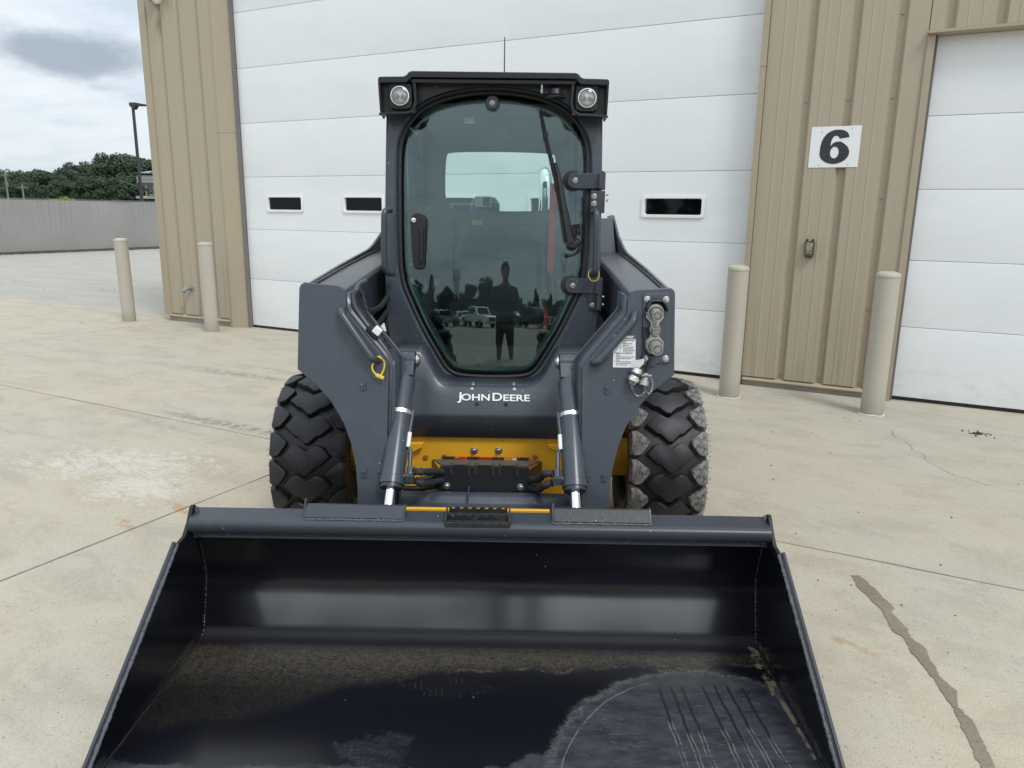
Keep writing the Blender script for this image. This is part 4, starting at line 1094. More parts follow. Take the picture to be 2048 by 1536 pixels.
def hinge(z, lab=None):
    xc, r = .366, .034; y = G(xc, z)-.012
    m = MB(); m.lathe([(r*1.35, 0), (r*1.35, .010), (r*1.1, .012)], (xc-.008, y+.012, z), (0, -1, .05), 28); o = obj('door_hinge', m, blk_rubber, dg_)
    pts = [(xc-r*sin(R(a)), z+r*cos(R(a))) for a in range(0, 181, 15)]+[(.484, z-r), (.484, z+r)]
    m = MB(); m.prism([(x, y-.004-max(0, (x-.42))*.12, zz) for x, zz in pts], (0, -.012, 0)); m.box((.470, y-.045, z-.034), (.486, y+.01, z+.034)); obj('hinge_leaf', m, charcoal, o, bevel=.003)
    bolt((xc, y-.018, z), o, bolt_m)
    m = MB(); m.cyl((.487, y-.03, z+.036), (.487, y-.03, z-.040), .0135, 16); m.cyl((.487, y-.03, z-.043), (.487, y-.03, z-.105), .0135, 16); m.box((.475, y-.03, z-.10), (.489, y+.005, z-.046)); m.lathe([(.006, 0), (.006, .006)], (.487, y-.03, z+.036), (0, 0, 1), 8); obj('hinge_barrel', m, charcoal, o)
    return o


hinge(1.645); hinge(1.182)
m = MB(); m.prism([(.434, 0, 1.60), (.497, 0, 1.60), (.497, 0, 1.505), (.463, 0, 1.505), (.455, 0, 1.512), (.434, 0, 1.518)], (0, .008, 0)); m.v = [(x, y+3.418, z) for x, y, z in m.v]; hp_ = obj('hinge_plate', m, charcoal, cab, bevel=.002)
bolt((.449, 3.417, 1.576), hp_); bolt((.449, 3.417, 1.545), hp_)
m = MB(); m.prism([(.440, 0, 1.15), (.500, 0, 1.15), (.500, 0, 1.072), (.446, 0, 1.072), (.440, 0, 1.078)], (0, .008, 0)); m.v = [(x, y+3.418, z) for x, y, z in m.v]; hp_ = obj('hinge_plate', m, charcoal, cab, bevel=.002)
bolt((.458, 3.417, 1.093), hp_)
for z in (1.585, 1.56, 1.135, 1.10): bolt((.5005, 3.395, z), hp_, bolt_s, rot=(0, 0, R(90)))
# door handle
y = G(-.335, 1.36)
ho = [(-.372, 1.46), (-.366, 1.478), (-.348, 1.494), (-.330, 1.497), (-.315, 1.49), (-.304, 1.47), (-.302, 1.44), (-.306, 1.26), (-.311, 1.248), (-.33, 1.243), (-.352, 1.245), (-.360, 1.255), (-.366, 1.34)]
m = MB(); m.prism([(x, y-.002, z) for x, z in ho], (0, -.024, 0)); hd = obj('door_handle', m, blk_plastic, dg_, bevel=.007, seg=3)
m = MB(); m.prism([(-.330, y-.025, 1.425), (-.312, y-.025, 1.43), (-.312, y-.025, 1.275), (-.328, y-.025, 1.28), (-.326, y-.025, 1.40)], (0, -.018, 0)); obj('trigger', m, blk_plastic, hd, bevel=.005)
m = MB(); m.lathe([(.011, 0), (.011, .004), (.009, .005)], (-.355, y-.026, 1.463), (0, -1, 0), 18); obj('key_lock', m, chrome, hd)
m = MB(); m.tube(smooth_path([(-.352, y-.002, 1.25), (-.372, y-.004, 1.215), (-.41, y+.0, 1.195)]), .0015, 5); obj('cable', m, blk_rubber, hd)
# wiper
wy = lambda x, z: G(x, z)-.018
px = (.357, wy(.357, 1.362)-.006, 1.362)
m = MB(); m.lathe([(.022, 0), (.024, .012), (.020, .03), (.012, .036)], (px[0]+.004, px[1]+.014, px[2]), (0, -1, 0), 20); wi = obj('wiper', m, blk_plastic, dg_)
m = MB()
arm = [(.352, 1.375), (.338, 1.43), (.312, 1.56), (.291, 1.668), (.276, 1.72)]
rows = []
for (x, z), wd in zip(arm, (.022, .019, .014, .010, .008)): rows.append([(x-wd, wy(x, z)-.018, z), (x-wd*.6, wy(x, z)-.032, z), (x+wd*.6, wy(x, z)-.032, z), (x+wd, wy(x, z)-.018, z)])
m.loft(rows, True); m.f += [(3, 2, 1, 0), tuple(range(16, 20))]; m.mi += [0, 0]; obj('wiper_arm', m, blk_plastic, wi, smooth=30)
bl = [(.208, 1.952), (.235, 1.84), (.262, 1.73), (.290, 1.62), (.312, 1.53), (.325, 1.46)]
m = MB(); m.tube([(x-.004, wy(x, z)+.004, z) for x, z in bl], [.0045, .0085, .0095, .0095, .009, .006], 6); m.tube([(x, wy(x, z)-.008, z) for x, z in bl], [.002, .004, .006, .006, .004, .002], 6)
for k in (1, 2, 3, 4): m.obox((bl[k][0]-.002, wy(*bl[k])-.006, bl[k][1]), .016, .018, .02)
obj('wiper_blade', m, blk_rubber, wi)
m = MB(); m.tube(smooth_path([(.347, wy(.35, 1.38)-.02, 1.385), (.378, wy(.38, 1.39)-.02, 1.392), (.400, wy(.4, 1.36)-.01, 1.362), (.392, wy(.4, 1.335)-.012, 1.335), (.365, wy(.37, 1.32)-.014, 1.318), (.345, wy(.345, 1.318)-.012, 1.317)]), .0045, 8); m.sphere((.343, wy(.343, 1.317)-.012, 1.317), .009, 10, 6); obj('washer_hose', m, blk_rubber, wi)
m = MB(); m.prism([(.350, 3.425, 1.452), (.392, 3.425, 1.456), (.396, 3.425, 1.42), (.394, 3.425, 1.405), (.345, 3.425, 1.41)], (0, .006, 0)); m.lathe([(.011, 0), (.009, .02)], (.385, 3.425, 1.426), (0, -1, 0), 12); m.prism([(.36, 3.42, 1.454), (.41, 3.42, 1.462), (.41, 3.42, 1.458), (.36, 3.42, 1.448)], (0, -.02, 0)); obj('wiper_bracket', m, blk_plastic, wi, bevel=.002)

# cab grab handles
def grab(pts, r, parent, m_=charcoal, name='grab_handle'):
    mm = MB(); mm.tube(smooth_path(pts, 5), r, 12); return obj(name, mm, m_, parent, smooth=60)


grab([(-.452, 3.40, 1.505), (-.462, 3.372, 1.507), (-.470, 3.352, 1.495), (-.472, 3.345, 1.46), (-.474, 3.340, 1.37), (-.474, 3.340, 1.28), (-.470, 3.348, 1.245), (-.460, 3.368, 1.230), (-.448, 3.40, 1.228)], .0135, cab)
grab([(.447, 3.41, 1.512), (.452, 3.375, 1.512), (.456, 3.355, 1.50), (.457, 3.348, 1.46), (.458, 3.344, 1.37), (.459, 3.344, 1.28), (.458, 3.35, 1.25), (.455, 3.372, 1.236), (.45, 3.41, 1.234)], .0135, cab)
m = MB(); m.tube([(.454+.024*sin(2*pi*k/20), 3.352+.012*cos(2*pi*k/20), 1.238+.028*cos(2*pi*k/20)) for k in range(20)], .0014, 6, True); obj('cable_loop', m, yel_pl, cab)

# --- lift arms
def yp(z, d=0.): return 2.575+.25*z+d            # front plate plane


PL = [(.702, 1.229), (.715, 1.223), (.7215, 1.208), (.7215, .906), (.700, .889), (.648, .849), (.591, .789), (.540, .71), (.510, .633), (.490, .548), (.481, .46), (.477, .30), (.374, .30), (.3695, .926), (.3945, .960), (.529, 1.115), (.540, 1.137), (.5415, 1.191), (.553, 1.210), (.570, 1.219)]


def arm_side(s):
    a = MB(); a.prism([(s*x, yp(z), z) for x, z in PL], (0, .012, 0)); fpn = obj('lift_arm', a, charcoal, L, bevel=.003, seg=2)
    # inner cheek following the plate's inner edge, going back
    ie = [(.374, .30), (.3695, .926), (.3945, .960), (.529, 1.115), (.540, 1.137), (.5415, 1.191)]
    m = MB(); m.loft([[(s*x, yp(z, .0125), z) for x, z in ie], [(s*(x-(.034 if s < 0 else .018)), yp(z, .10), z+.012) for x, z in ie]]); ick = obj('inner_cheek', m, charcoal, fpn, smooth=20, solid=.01)
    m = MB(); m.tube([(s*(x-(.036 if s < 0 else .020)), yp(z, .102), z+.013) for x, z in ie], .0065, 8); obj('cheek_rim', m, charcoal, fpn, smooth=60)
    oe = [(.7215, 1.208), (.7215, .906), (.700, .889), (.648, .849), (.591, .789), (.540, .71), (.510, .633), (.490, .548), (.481, .46), (.477, .30)]
    m = MB(); m.loft([[(s*(x-.008), yp(z, .0125), z) for x, z in oe], [(s*(x-.010), yp(z, .16), z) for x, z in oe]]); obj('outer_cheek', m, charcoal_dark, fpn, smooth=40, solid=.008)
    m = MB(); m.prism([(s*x, yp(z, .165), z) for x, z in ((.47, .3), (.378, .3), (.374, .92), (.40, .96), (.53, 1.11), (.54, 1.19), (.70, 1.19), (.705, .92), (.56, .77), (.49, .55))], (0, .01, 0)); obj('rear_plate', m, charcoal_dark, fpn)
    # boom: box beam to the tower, flange plate outside
    ys = [2.90, 3.3, 3.7, 4.1, 4.5]; zt = [1.200, 1.226, 1.248, 1.266, 1.28]
    rows = []
    for y, z in zip(ys, zt):
        rows.append([(s*.545, y, z-.20), (s*.545, y, z-.018), (s*.553, y, z-.006), (s*.565, y, z), (s*.700, y, z+.002), (s*.700, y, z-.20)])
    m = MB(); m.loft(rows, True); m.f += [tuple(range(6)), tuple(range(24, 30))]; m.mi += [0, 0]; bm_ = obj('boom', m, charcoal, fpn, smooth=30)
    fl = [(2.905, 1.214), (3.5, 1.258), (4.165, 1.298), (4.30, 1.318), (4.58, 1.38), (4.86, 1.492), (4.90, 1.497), (5.15, 1.49), (5.3, 1.30), (5.3, .75), (4.7, .75), (4.4, 1.03), (2.905, 1.0)]
    m = MB(); m.prism([(s*.703, y, z) for y, z in fl], (s*.014, 0, 0)); obj('boom_flange', m, charcoal, fpn, bevel=.003)
    m = MB(); pts = [(s*.698, y, z+.006+RNG.uniform(-.001, .001)) for y, z in zip(np.linspace(2.95, 4.35, 60), np.interp(np.linspace(2.95, 4.35, 60), ys, zt))]
    m.tube(pts, [.006+RNG.uniform(-.0015, .0015) for _ in pts], 6); obj('weld_bead', m, weldm, fpn)
    m = MB(); m.prism([(s*.50, 4.50, 1.25), (s*.50, 4.78, 1.475), (s*.50, 5.15, 1.475), (s*.50, 5.2, .7), (s*.50, 4.62, .7)], (s*.198, 0, 0)); obj('tower', m, charcoal, fpn, bevel=.006)
    m = MB(); m.cyl((s*.615, 3.62, .955), (s*.615, 4.30, .985), .048, 18); m.cyl((s*.615, 4.30, .985), (s*.615, 4.75, 1.0), .026, 14); obj('lift_cylinder', m, charcoal_dark, fpn, smooth=40)
    # weld plugs proud of the plate
    for x, z in ((.466, .842), (.459, .518), (.395, .518)):
        mm = MB(); mm.lathe([(.011, 0), (.010, .005), (.004, .006)], (s*x, yp(z), z+.012), (0, -1, .2), 12); mm.lathe([(.012, 0), (.011, .005), (.004, .006)], (s*x, yp(z), z-.004), (0, -1, .2), 12); obj('weld_plug', mm, charcoal, fpn, kind='stuff')
    x, z = .512, 1.058
    mm = MB(); mm.lathe([(.013, 0), (.012, .005), (.006, .006), (.005, .002)], (s*x, yp(z), z), (0, -1, .2), 12); obj('weld_plug', mm, charcoal, fpn)
    if s < 0: hp2 = [(-.552, 1.133), (-.552, 1.131), (-.547, 1.122), (-.537, 1.107), (-.49, 1.043), (-.435, .969), (-.424, .955), (-.413, .948), (-.411, .945)]
    else: hp2 = [(.566, 1.131), (.565, 1.129), (.560, 1.117), (.550, 1.10), (.495, 1.035), (.435, .968), (.424, .957), (.414, .950), (.412, .948)]
    dp = [.0, -.02, -.036, -.042, -.044, -.042, -.036, -.02, .0]
    grab([(x, yp(z, d), z) for (x, z), d in zip(hp2, dp)], .0145, fpn)
    # chrome-rod tilt cylinder
    A = Vector((s*.3265, 2.98, .912)); B = Vector((s*.345, 2.66, .496)); dr = (B-A).normalized()
    m = MB(); m.tube([A+dr*.075, A+dr*.088, A+dr*.096, B-dr*.03, B-dr*.028, B], [.037, .042, .0445, .0455, .048, .048], 24); cy = obj('tilt_cylinder', m, charcoal, L, smooth=30)
    m = MB(); m.cyl(A+Vector((-.036, 0, 0)), A+Vector((.036, 0, 0)), .040, 28); m.obox(A+dr*.04, .071, .070, .085, Matrix((Vector((1, 0, 0)), dr.cross(Vector((1, 0, 0))).normalized(), dr)).transposed()); obj('cylinder_eye', m, charcoal, cy, bevel=.004)
    m = MB(); m.cyl(A+Vector((-s*.037, 0, 0)), A+Vector((-s*.047, 0, 0)), .027, 24); m.cyl(A+Vector((-s*.047, 0, 0)), A+Vector((-s*.052, 0, 0)), .021, 24); obj('pivot_pin', m, steel, cy, bevel=.002)
    m = MB(); m.tube([A+Vector((s*.037, 0, 0)), A+Vector((s*.039, 0, 0))], .038, 20); obj('shim', m, rusty, cy)
    m = MB(); m.cyl(A+Vector((s*.038, 0, 0)), A+Vector((s*.066, .0, 0)), .033, 20); m.box((s*.385 if s > 0 else -.40, 2.88, .84), (s*.40 if s > 0 else -.385, 3.04, .96)); obj('pivot_boss', m, charcoal_dark, cy, bevel=.004)
    bolt(A+Vector((s*.052, -.033, .014)), cy, bolt_s)
    p = A+dr*.235; m = MB(); m.tube([p-dr*.009, p-dr*.008, p+dr*.008, p+dr*.009], [.0450, .0464, .0464, .0450], 24); obj('band', m, alu, cy, smooth=30)
    m = MB(); m.tube([B-dr*.004, B+dr*.014], .043, 22); obj('gland', m, charcoal_dark, cy)
    m = MB(); m.cyl(B, B+dr*.20, .0195, 20); obj('rod', m, chrome, cy, smooth=40)
    # feed pipe on the inner side, elbow and hoses
    q = [A+dr*.22+Vector((-s*.050, -.005, 0)), A+dr*.30+Vector((-s*.046, -.012, 0)), A+dr*.36+Vector((-s*.046, -.012, 0)), A+dr*.385+Vector((-s*.058, -.01, 0)), A+dr*.42+Vector((-s*.06, -.01, 0)), B-dr*.06+Vector((-s*.062, -.008, 0))]
    m = MB(); m.tube(smooth_path(q, 4), .008, 10); obj('feed_pipe', m, charcoal, cy, smooth=60)
    p = A+dr*.34+Vector((-s*.046, -.012, 0)); m = MB(); m.tube([p-dr*.03, p+dr*.03], .0095, 10); obj('pipe_tag', m, paper, cy)
    p = B-dr*.05+Vector((-s*.065, -.005, 0)); m = MB(); m.tube([p-dr*.024, p+dr*.010], .015, 6); m.tube([p+dr*.014, p+dr*.02+Vector((s*.05, 0, 0))], .014, 12); m.obox(p+dr*.02, .034, .03, .03); obj('elbow_fitting', m, charcoal, cy, bevel=.003)
    p = p+Vector((-s*.016, .002, 0))
    # sleeved hoses from the fitting to the middle
    return fpn, cy, p


armL, cylL, fitL = arm_side(-1); armL['label'] = 'left lift arm with a yellow cable loop on its handle'
armR, cylR, fitR = arm_side(1); armR['label'] = 'right lift arm carrying hydraulic couplers and a white label'
for s, p, ys_ in ((-1, fitL, 0), (1, fitR, -.03)):
    for k, (dz, z1) in enumerate(((.005, .432), (-.030, .405))):
        a = p+Vector((0, 0, dz)); e = Vector((s*.15, 3.0, z1+ys_*.8))
        pts = [a, a+Vector((-s*.03, .01, -.004-.012*k)), a.lerp(e, .5)+Vector((0, .03, -.012-.012*k+ys_*.5)), e]
        pp = smooth_path(pts, 8); m = MB(); m.tube(pp, [.0138+.0016*sin(i*2.1)+.0012*cos(i*5.3) for i in range(len(pp))], 10); obj('hydraulic_hose', m, hose_m, L, smooth=60)
for (x0, y0, z0), (x1, y1, z1) in (((-.33, 2.95, .372), (-.14, 2.99, .40)), ((-.34, 2.93, .352), (-.15, 2.96, .372)), ((-.34, 3.0, .385), (-.14, 3.05, .43))):
    m = MB(); m.tube(smooth_path([(x0-.05, y0+.05, z0), (x0, y0, z0), ((x0+x1)/2, (y0+y1)/2-.02, (z0+z1)/2-.006), (x1, y1, z1)], 6), .0125, 10); obj('hydraulic_hose', m, blk_rubber, L, smooth=60)
m = MB(); m.cyl((-.175, 2.985, .425), (-.15, 2.985, .43), .016, 12); obj('green_cap', m, green_p, L)

# steel lines along the left arm's inner edge
for k, (dx, dy, r_, pts) in enumerate(((0, 0, .0105, [(-.50, 3.05, 1.222), (-.508, 2.96, 1.215), (-.505, 2.915, 1.206), (-.519, 2.905, 1.183), (-.514, 2.895, 1.141), (-.48, 2.885, 1.089), (-.391, 2.855, .978), (-.366, 2.845, .931), (-.357, 2.83, .885), (-.359, 2.72, .455)]),)):
    m = MB(); m.tube(smooth_path(pts, 5), r_, 10); obj('steel_line', m, charcoal, armL, smooth=60)
m = MB(); pp = smooth_path([(-.500, 2.97, 1.185), (-.482, 2.93, 1.150), (-.462, 2.905, 1.105), (-.425, 2.88, 1.060), (-.385, 2.865, 1.010), (-.368, 2.855, .985)], 6); m.tube(pp, [.0065+.0022*sin(i*1.7)+.0015*cos(i*4.1) for i in range(len(pp))], 8); obj('wire_loom', m, hose_m, armL, smooth=60)
m = MB(); m.obox((-.418, 2.845, 1.052), .030, .02, .032, Matrix.Rotation(R(-50), 3, 'Y')); obj('cable_tie_tag', m, letter, armL, bevel=.004)
m = MB(); m.obox((-.440, 2.85, 1.045), .016, .02, .055, Matrix.Rotation(R(-38), 3, 'Y')); obj('line_clamp', m, blk_plastic, armL, bevel=.003)
for k, (p0, p1) in enumerate((((-.47, 3.75, 1.12), (-.495, 3.05, 1.10)), ((-.48, 3.75, 1.05), (-.50, 3.05, 1.03)))):
    a, b = Vector(p0), Vector(p1); pp = smooth_path([a, a.lerp(b, .3)+Vector((.005, 0, .022)), a.lerp(b, .65)+Vector((-.005, 0, -.020)), b], 6); m = MB(); m.tube(pp, .012, 9); obj('hydraulic_hose', m, blk_rubber, armL, smooth=60)
m = MB(); m.tube(smooth_path([(-.408, yp(.96, -.030), .962), (-.428, yp(.93, -.028), .930), (-.424, yp(.905, -.024), .906), (-.402, yp(.888, -.02), .889), (-.386, yp(.91, -.022), .912), (-.383, yp(.94, -.03), .943), (-.396, yp(.965, -.056), .966), (-.408, yp(.96, -.030), .962)], 5), .0036, 8); cl_ = obj('cable_loop', m, yel_pl, armL, smooth=60)
m = MB(); m.obox((-.400, yp(.888, -.022), .888), .034, .013, .013, Matrix.Rotation(R(24), 3, 'Y')); obj('loop_crimp', m, yel_pl, cl_, bevel=.003)

# coupler panel on the right arm
cp = [(.604, 1.208), (.690, 1.209), (.700, 1.204), (.705, 1.196), (.709, .962), (.706, .955), (.698, .951), (.660, .951), (.652, .948), (.648, .940), (.643, .937), (.603, .937), (.598, .942), (.597, 1.068), (.598, 1.10), (.598, 1.200)]
m = MB(); m.prism([(x, yp(z, -.0015), z) for x, z in cp], (0, -.008, 0)); cpn = obj('coupler_panel', m, charcoal, armR, bevel=.002)
for x, z in ((.613, 1.186), (.685, 1.186), (.613, .967), (.685, .967)): bolt((x, yp(z, -.010), z), cpn, bolt_m, rot=(R(-14), 0, 0))
# cut-out behind the couplers
def keyh(k): return [(.641+dx*k, 1.076+dz*k) for dx, dz in ((-.026, .096), (.026, .096), (.036, .075), (.036, .045), (.018, .026), (.018, .012), (.024, 0), (.018, -.012), (.018, -.026), (.036, -.045), (.036, -.075), (.02, -.094), (-.02, -.094), (-.036, -.075), (-.036, -.045), (-.018, -.026), (-.018, -.012), (-.024, 0), (-.018, .012), (-.018, .026), (-.036, .045), (-.036, .075))]
m = MB(); m.prism([(x, yp(z, -.0100), z) for x, z in keyh(1.05)], (0, -.002, 0)); obj('coupler_slot', m, blk_rubber, cpn)
m = MB(); m.prism([(x, yp(z, -.0122), z) for x, z in keyh(.95)], (0, -.014, 0)); cb = obj('coupler_block', m, castm, cpn, bevel=.004)
for z, r1, r2, ln in ((1.140, .034, .021, .050), (1.077, .022, .0155, .034), (1.019, .035, .024, .055)):
    c = Vector((.641, yp(z, -.024), z)); ax = Vector((.03, -1, -.16))
    m = MB(); m.lathe([(r1, 0), (r1, .006), (r1*.92, .010), (r1*.78, .011), (r1*.78, .004)], c, ax, 28); q = obj('coupler', m, castm, cpn)
    m = MB(); m.lathe([(r2, 0), (r2, ln*.8), (r2*.92, ln), (r2*.70, ln), (r2*.68, ln*.9), (r2*.52, ln*.9), (r2*.5, ln*1.02), (.001, ln*1.04)], c, ax, 24); obj('nipple', m, castm, q)
m = MB()
for x in (.626, .656): m.lathe([(.005, 0), (.005, .002)], (x, yp(1.178, -.0262), 1.170), (0, -1, .25), 10)
obj('block_hole', m, ink, cb, kind='stuff')
m = MB(); hd_ = [(.606, 1.150), (.612, 1.168), (.622, 1.186), (.632, 1.190), (.660, 1.190), (.670, 1.186), (.682, 1.168), (.684, 1.150)]
m.loft([[(x, yp(z, -.010), z) for x, z in hd_], [(x, yp(z, -.050), z-.006) for x, z in hd_]]); obj('coupler_hood', m, blk_plastic, cpn, smooth=30, solid=.005)

# white instruction label
la = MB(); la.prism([(x, yp(z, -.0006), z) for x, z in ((.487, .931), (.5725, .931), (.5725, 1.051), (.487, 1.051))], (0, -.0012, 0)); lab = obj('instruction_label', la, paper, armR, label='white IMPORTANT instruction label partly behind the handle')
la = MB(); la.prism([(x, yp(z, -.0022), z) for x, z in ((.487, 1.037), (.5725, 1.037), (.5725, 1.051), (.487, 1.051))], (0, -.0012, 0)); obj('label_header', la, ink_grey, lab)
lr = (R(90-14), 0, 0)
text_obj('IMPORTANT', .0112, letter, lab, (.530, yp(1.040, -.004), 1.0402), rot=lr, bold=.0005, sx=1.08)
for i, (tx, x) in enumerate((('Prevent coupler damage', .519), ('and leaks:', .519), ('1  Clean all couplers', .519), ('    before use.', .519), ('2  Prior to connecting/', .519), ('    disconnecting, shut', .519), ('    coupler tools and hold', .519), ('    to relieve pressure.', .519), ('3  Check proper hose lengths and', .492), ('    routing.', .492), ('4  Verify attachment does not contact', .492), ('    machine through full range of', .492), ('    motion.', .492), ('5  Connect attachment hoses to', .492), ('    drop when not in use and to', .492), ('    lower off the ground.', .492))):
    z = 1.0305-.0061*i; text_obj(tx, .0049, ink, lab, (x, yp(z, -.0026), z), rot=lr, align='LEFT', bold=.0001, ext=.0003)
m = MB(); fr_ = [(.491, 1.022), (.515, 1.022), (.515, .986), (.491, .986)]; m.tube([(x, yp(z, -.0024), z) for x, z in fr_], .0005, 4, True); m.tube([(.498+.004*cos(a), yp(.995, -.0024), .995+.005*sin(a)) for a in np.linspace(0, 6, 12)], .0006, 4); m.tube([(.505+.006*cos(a), yp(1.005, -.0024), 1.004+.006*sin(a)) for a in np.linspace(0, 6, 12)], .0006, 4); obj('pictogram', m, ink, lab, kind='stuff')

# electrical connector with its cap, chain and leads
c0 = Vector((.574, yp(.925, -.035), .923)); ax = Vector((-.42, -.18, -1)).normalized()
m = MB(); m.lathe([(.017, -.012), (.019, .004), (.0235, .006), (.0235, .012), (.019, .014), (.019, .022), (.0225, .024), (.0225, .038), (.018, .041), (.012, .052), (.009, .053)], c0, ax, 24); cn = obj('connector', m, alu, armR)
m = MB(); m.lathe([(.0245, .0065), (.0255, .009), (.0245, .0115)], c0, ax, 20); m.lathe([(.0195, .014), (.0195, .018)], c0, ax, 20); obj('connector_ring', m, blk_rubber, cn, kind='stuff')
m = MB(); m.prism([(.552, c0.y+.01, .945), (.582, c0.y+.004, .936), (.598, c0.y-.004, .956), (.597, c0.y-.006, .974), (.586, c0.y-.004, .972), (.560, c0.y+.006, .965)], (0, -.0015, 0)); obj('paper_tag', m, letter, cn)
c1 = Vector((.607, yp(.90, -.028), .905)); a1 = Vector((-.25, -.35, -1)).normalized()
m = MB(); m.lathe([(.011, -.01), (.014, .0), (.014, .016), (.019, .018), (.019, .036), (.014, .039)], c1, a1, 20); m.tube([c1+Vector((-.022, -.012, .004)), c1+Vector((0, -.02, .008)), c1+Vector((.02, -.012, .006))], .004, 8); obj('dust_cap', m, castm, armR)


def chain(pts, name='chain'):
    P = smooth_path(pts, 12); Ls = [0]
    for a, b in zip(P, P[1:]): Ls.append(Ls[-1]+(b-a).length)
    mm = MB(); n = int(Ls[-1]/.0052)
    for k in range(n):
        d = Ls[-1]*(k+.5)/n; i = next(j for j in range(len(Ls)-1) if Ls[j+1] >= d); c = P[i].lerp(P[i+1], (d-Ls[i])/max(1e-6, Ls[i+1]-Ls[i])); t_ = (P[i+1]-P[i]).normalized()
        s_ = t_.cross(Vector((0, 1, 0))); s_ = s_.normalized() if s_.length > .1 else Vector((1, 0, 0)); u_ = t_.cross(s_) if k % 2 else s_
        mm.tube([c+t_*.0046*cos(2*pi*j/8)+u_*.0026*sin(2*pi*j/8) for j in range(8)], .0011, 4, True)
    return obj(name, mm, steel, armR, smooth=60)


e0 = c0+ax*.053
chain([e0, e0+Vector((.004, -.004, -.018)), e0+Vector((.018, -.004, -.040)), e0+Vector((.036, -.004, -.042)), e0+Vector((.052, .0, -.022)), c1+Vector((-.012, -.012, -.008))])
chain([c1+Vector((-.012, -.016, 0)), c1+Vector((-.008, -.016, -.03)), c1+Vector((.004, -.014, -.056)), c1+Vector((.018, -.012, -.062)), c1+Vector((.026, -.012, -.03)), c1+Vector((.016, -.014, .0)), c1+Vector((.0, -.018, .006))])
for k in range(4):
    dx = .0045*k; m = MB(); end = (c0+Vector((.006+.002*k, .012, .014))) if k < 2 else (c1+Vector((.004, .008, .012)))
    mid2 = (.601+dx*.6, yp(.985, -.016), .985) if k < 2 else (.613+dx*.7, yp(.965, -.020), .962)
    m.tube(smooth_path([(.598+dx, yp(1.085, .004), 1.086), (.6+dx, yp(1.075, -.012), 1.074), (.603+dx, yp(1.03, -.014), 1.03), mid2, tuple(end)], 8), .0034, 8); obj('lead', m, blk_rubber, armR, smooth=60)

# --- step box on the cross tube
sp_ = MB(); sp_.prism([(-.197, 2.925, .338), (.180, 2.925, .338), (.180, 2.93, .462), (.172, 2.932, .480), (-.189, 2.932, .480), (-.197, 2.93, .462)], (0, .010, 0)); stp = obj('foot_step', sp_, step_blk, L, bevel=.003)
m = MB(); m.prism([(-.189, 2.932, .481), (.172, 2.932, .481), (.228, 3.06, .459), (-.236, 3.06, .459)], (0, 0, .007)); obj('tread_top', m, mat('worn_tread', (.10, .085, .065), .55, var=.3, vscale=30), stp, bevel=.002)
for s in (-1, 1):
    e = .228 if s > 0 else -.236; f = .180 if s > 0 else -.197
    m = MB(); m.prism([(f, 2.935, .345), (f, 2.935, .470), (e, 3.06, .462), (e, 3.06, .345)], (s*.006, 0, 0)); obj('step_cheek', m, step_blk, stp, bevel=.002)
for x in (-.148, -.064, .012, .016, .058, .128):
    pass
for i, xc in enumerate((-.108, -.008, .092)):
    for dx in (-.036, .036):
        m = MB(); m.prism([(xc+dx+a*.0062*1.0, 2.9245, .462+b*.020) for a, b in ((-1, 1), (1, 1), (1, -.6), (.7, -.9), (0, -1), (-.7, -.9), (-1, -.6))], (0, -.0008, 0)); m.prism([(xc+dx-.006, 2.932, .4885), (xc+dx+.006, 2.932, .4885), (xc+dx+.006, 2.962, .484), (xc+dx-.006, 2.962, .484)], (0, 0, .001)); obj('tread_slot', m, ink, stp)
    tz = [(xc-.028+.0062*k, .4835+(.006 if k % 2 else .0)) for k in range(10)]
    m = MB(); m.prism([(x, 2.931, z) for x, z in tz]+[(xc+.028, 2.931, .477), (xc-.028, 2.931, .477)], (0, .004, 0)); obj('tread_teeth', m, blk_step, stp)
for xc in (-.168, -.062, .044, .150):
    tz = [(xc-.026+.0058*k, .4735+(.006 if k % 2 else .0)) for k in range(10)]
    m = MB(); m.prism([(x, 3.062, z) for x, z in tz]+[(xc+.026, 3.062, .455), (xc-.026, 3.062, .455)], (0, .006, 0)); obj('tread_teeth', m, blk_step, stp)
bolt((-.163, 2.924, .395), stp, bolt_l); bolt((.142, 2.924, .395), stp, bolt_l)
for x0, x1 in ((-.197, -.127), (.110, .180)):
    m = MB(); m.box((x0, 2.920, .300), (x1, 2.932, .340)); fo = obj('step_foot', m, step_blk, stp, bevel=.002)
    m = MB(); m.lathe([(.006, 0), (.006, .001)], ((x0+x1)/2, 2.9195, .316), (0, -1, 0), 12); obj('foot_hole', m, ink, fo)
    m = MB(); m.tube([(x0-.003+.007*k, 2.918, .299) for k in range(12)], [.004+.001*(k % 2) for k in range(12)], 6); obj('weld_bead', m, weldm, fo)
m = MB(); m.tube([(-.385, 2.86, .33), (.385, 2.86, .33)], .062, 28); ct = obj('cross_tube', m, charcoal, L, smooth=40)
m = MB(); m.box((-.385, 2.68, .300), (.385, 2.86, .318)); m.prism([(-.385, 2.60, .26), (-.385, 2.62, .335), (-.385, 2.80, .372), (-.385, 2.84, .30)], (.77, 0, 0)); obj('coupler_plate', m, charcoal, ct, bevel=.006)
m = MB(); m.box((-.072, 2.80, .372), (-.066, 2.92, .40)); obj('gusset', m, charcoal, ct)
# yellow quick-attach frame showing above the bucket
m = MB(); m.box((-.275, 2.548, .20), (.248, 2.566, .449)); m.box((-.40, 2.57, .20), (-.345, 2.60, .442)); m.box((.36, 2.57, .20), (.405, 2.60, .442)); obj('quick_attach', m, yellow, L, bevel=.003)
m = MB(); m.box((-.235, 2.540, .28), (.20, 2.5475, .436)); obj('attach_plate', m, charcoal_dark, L, bevel=.004)

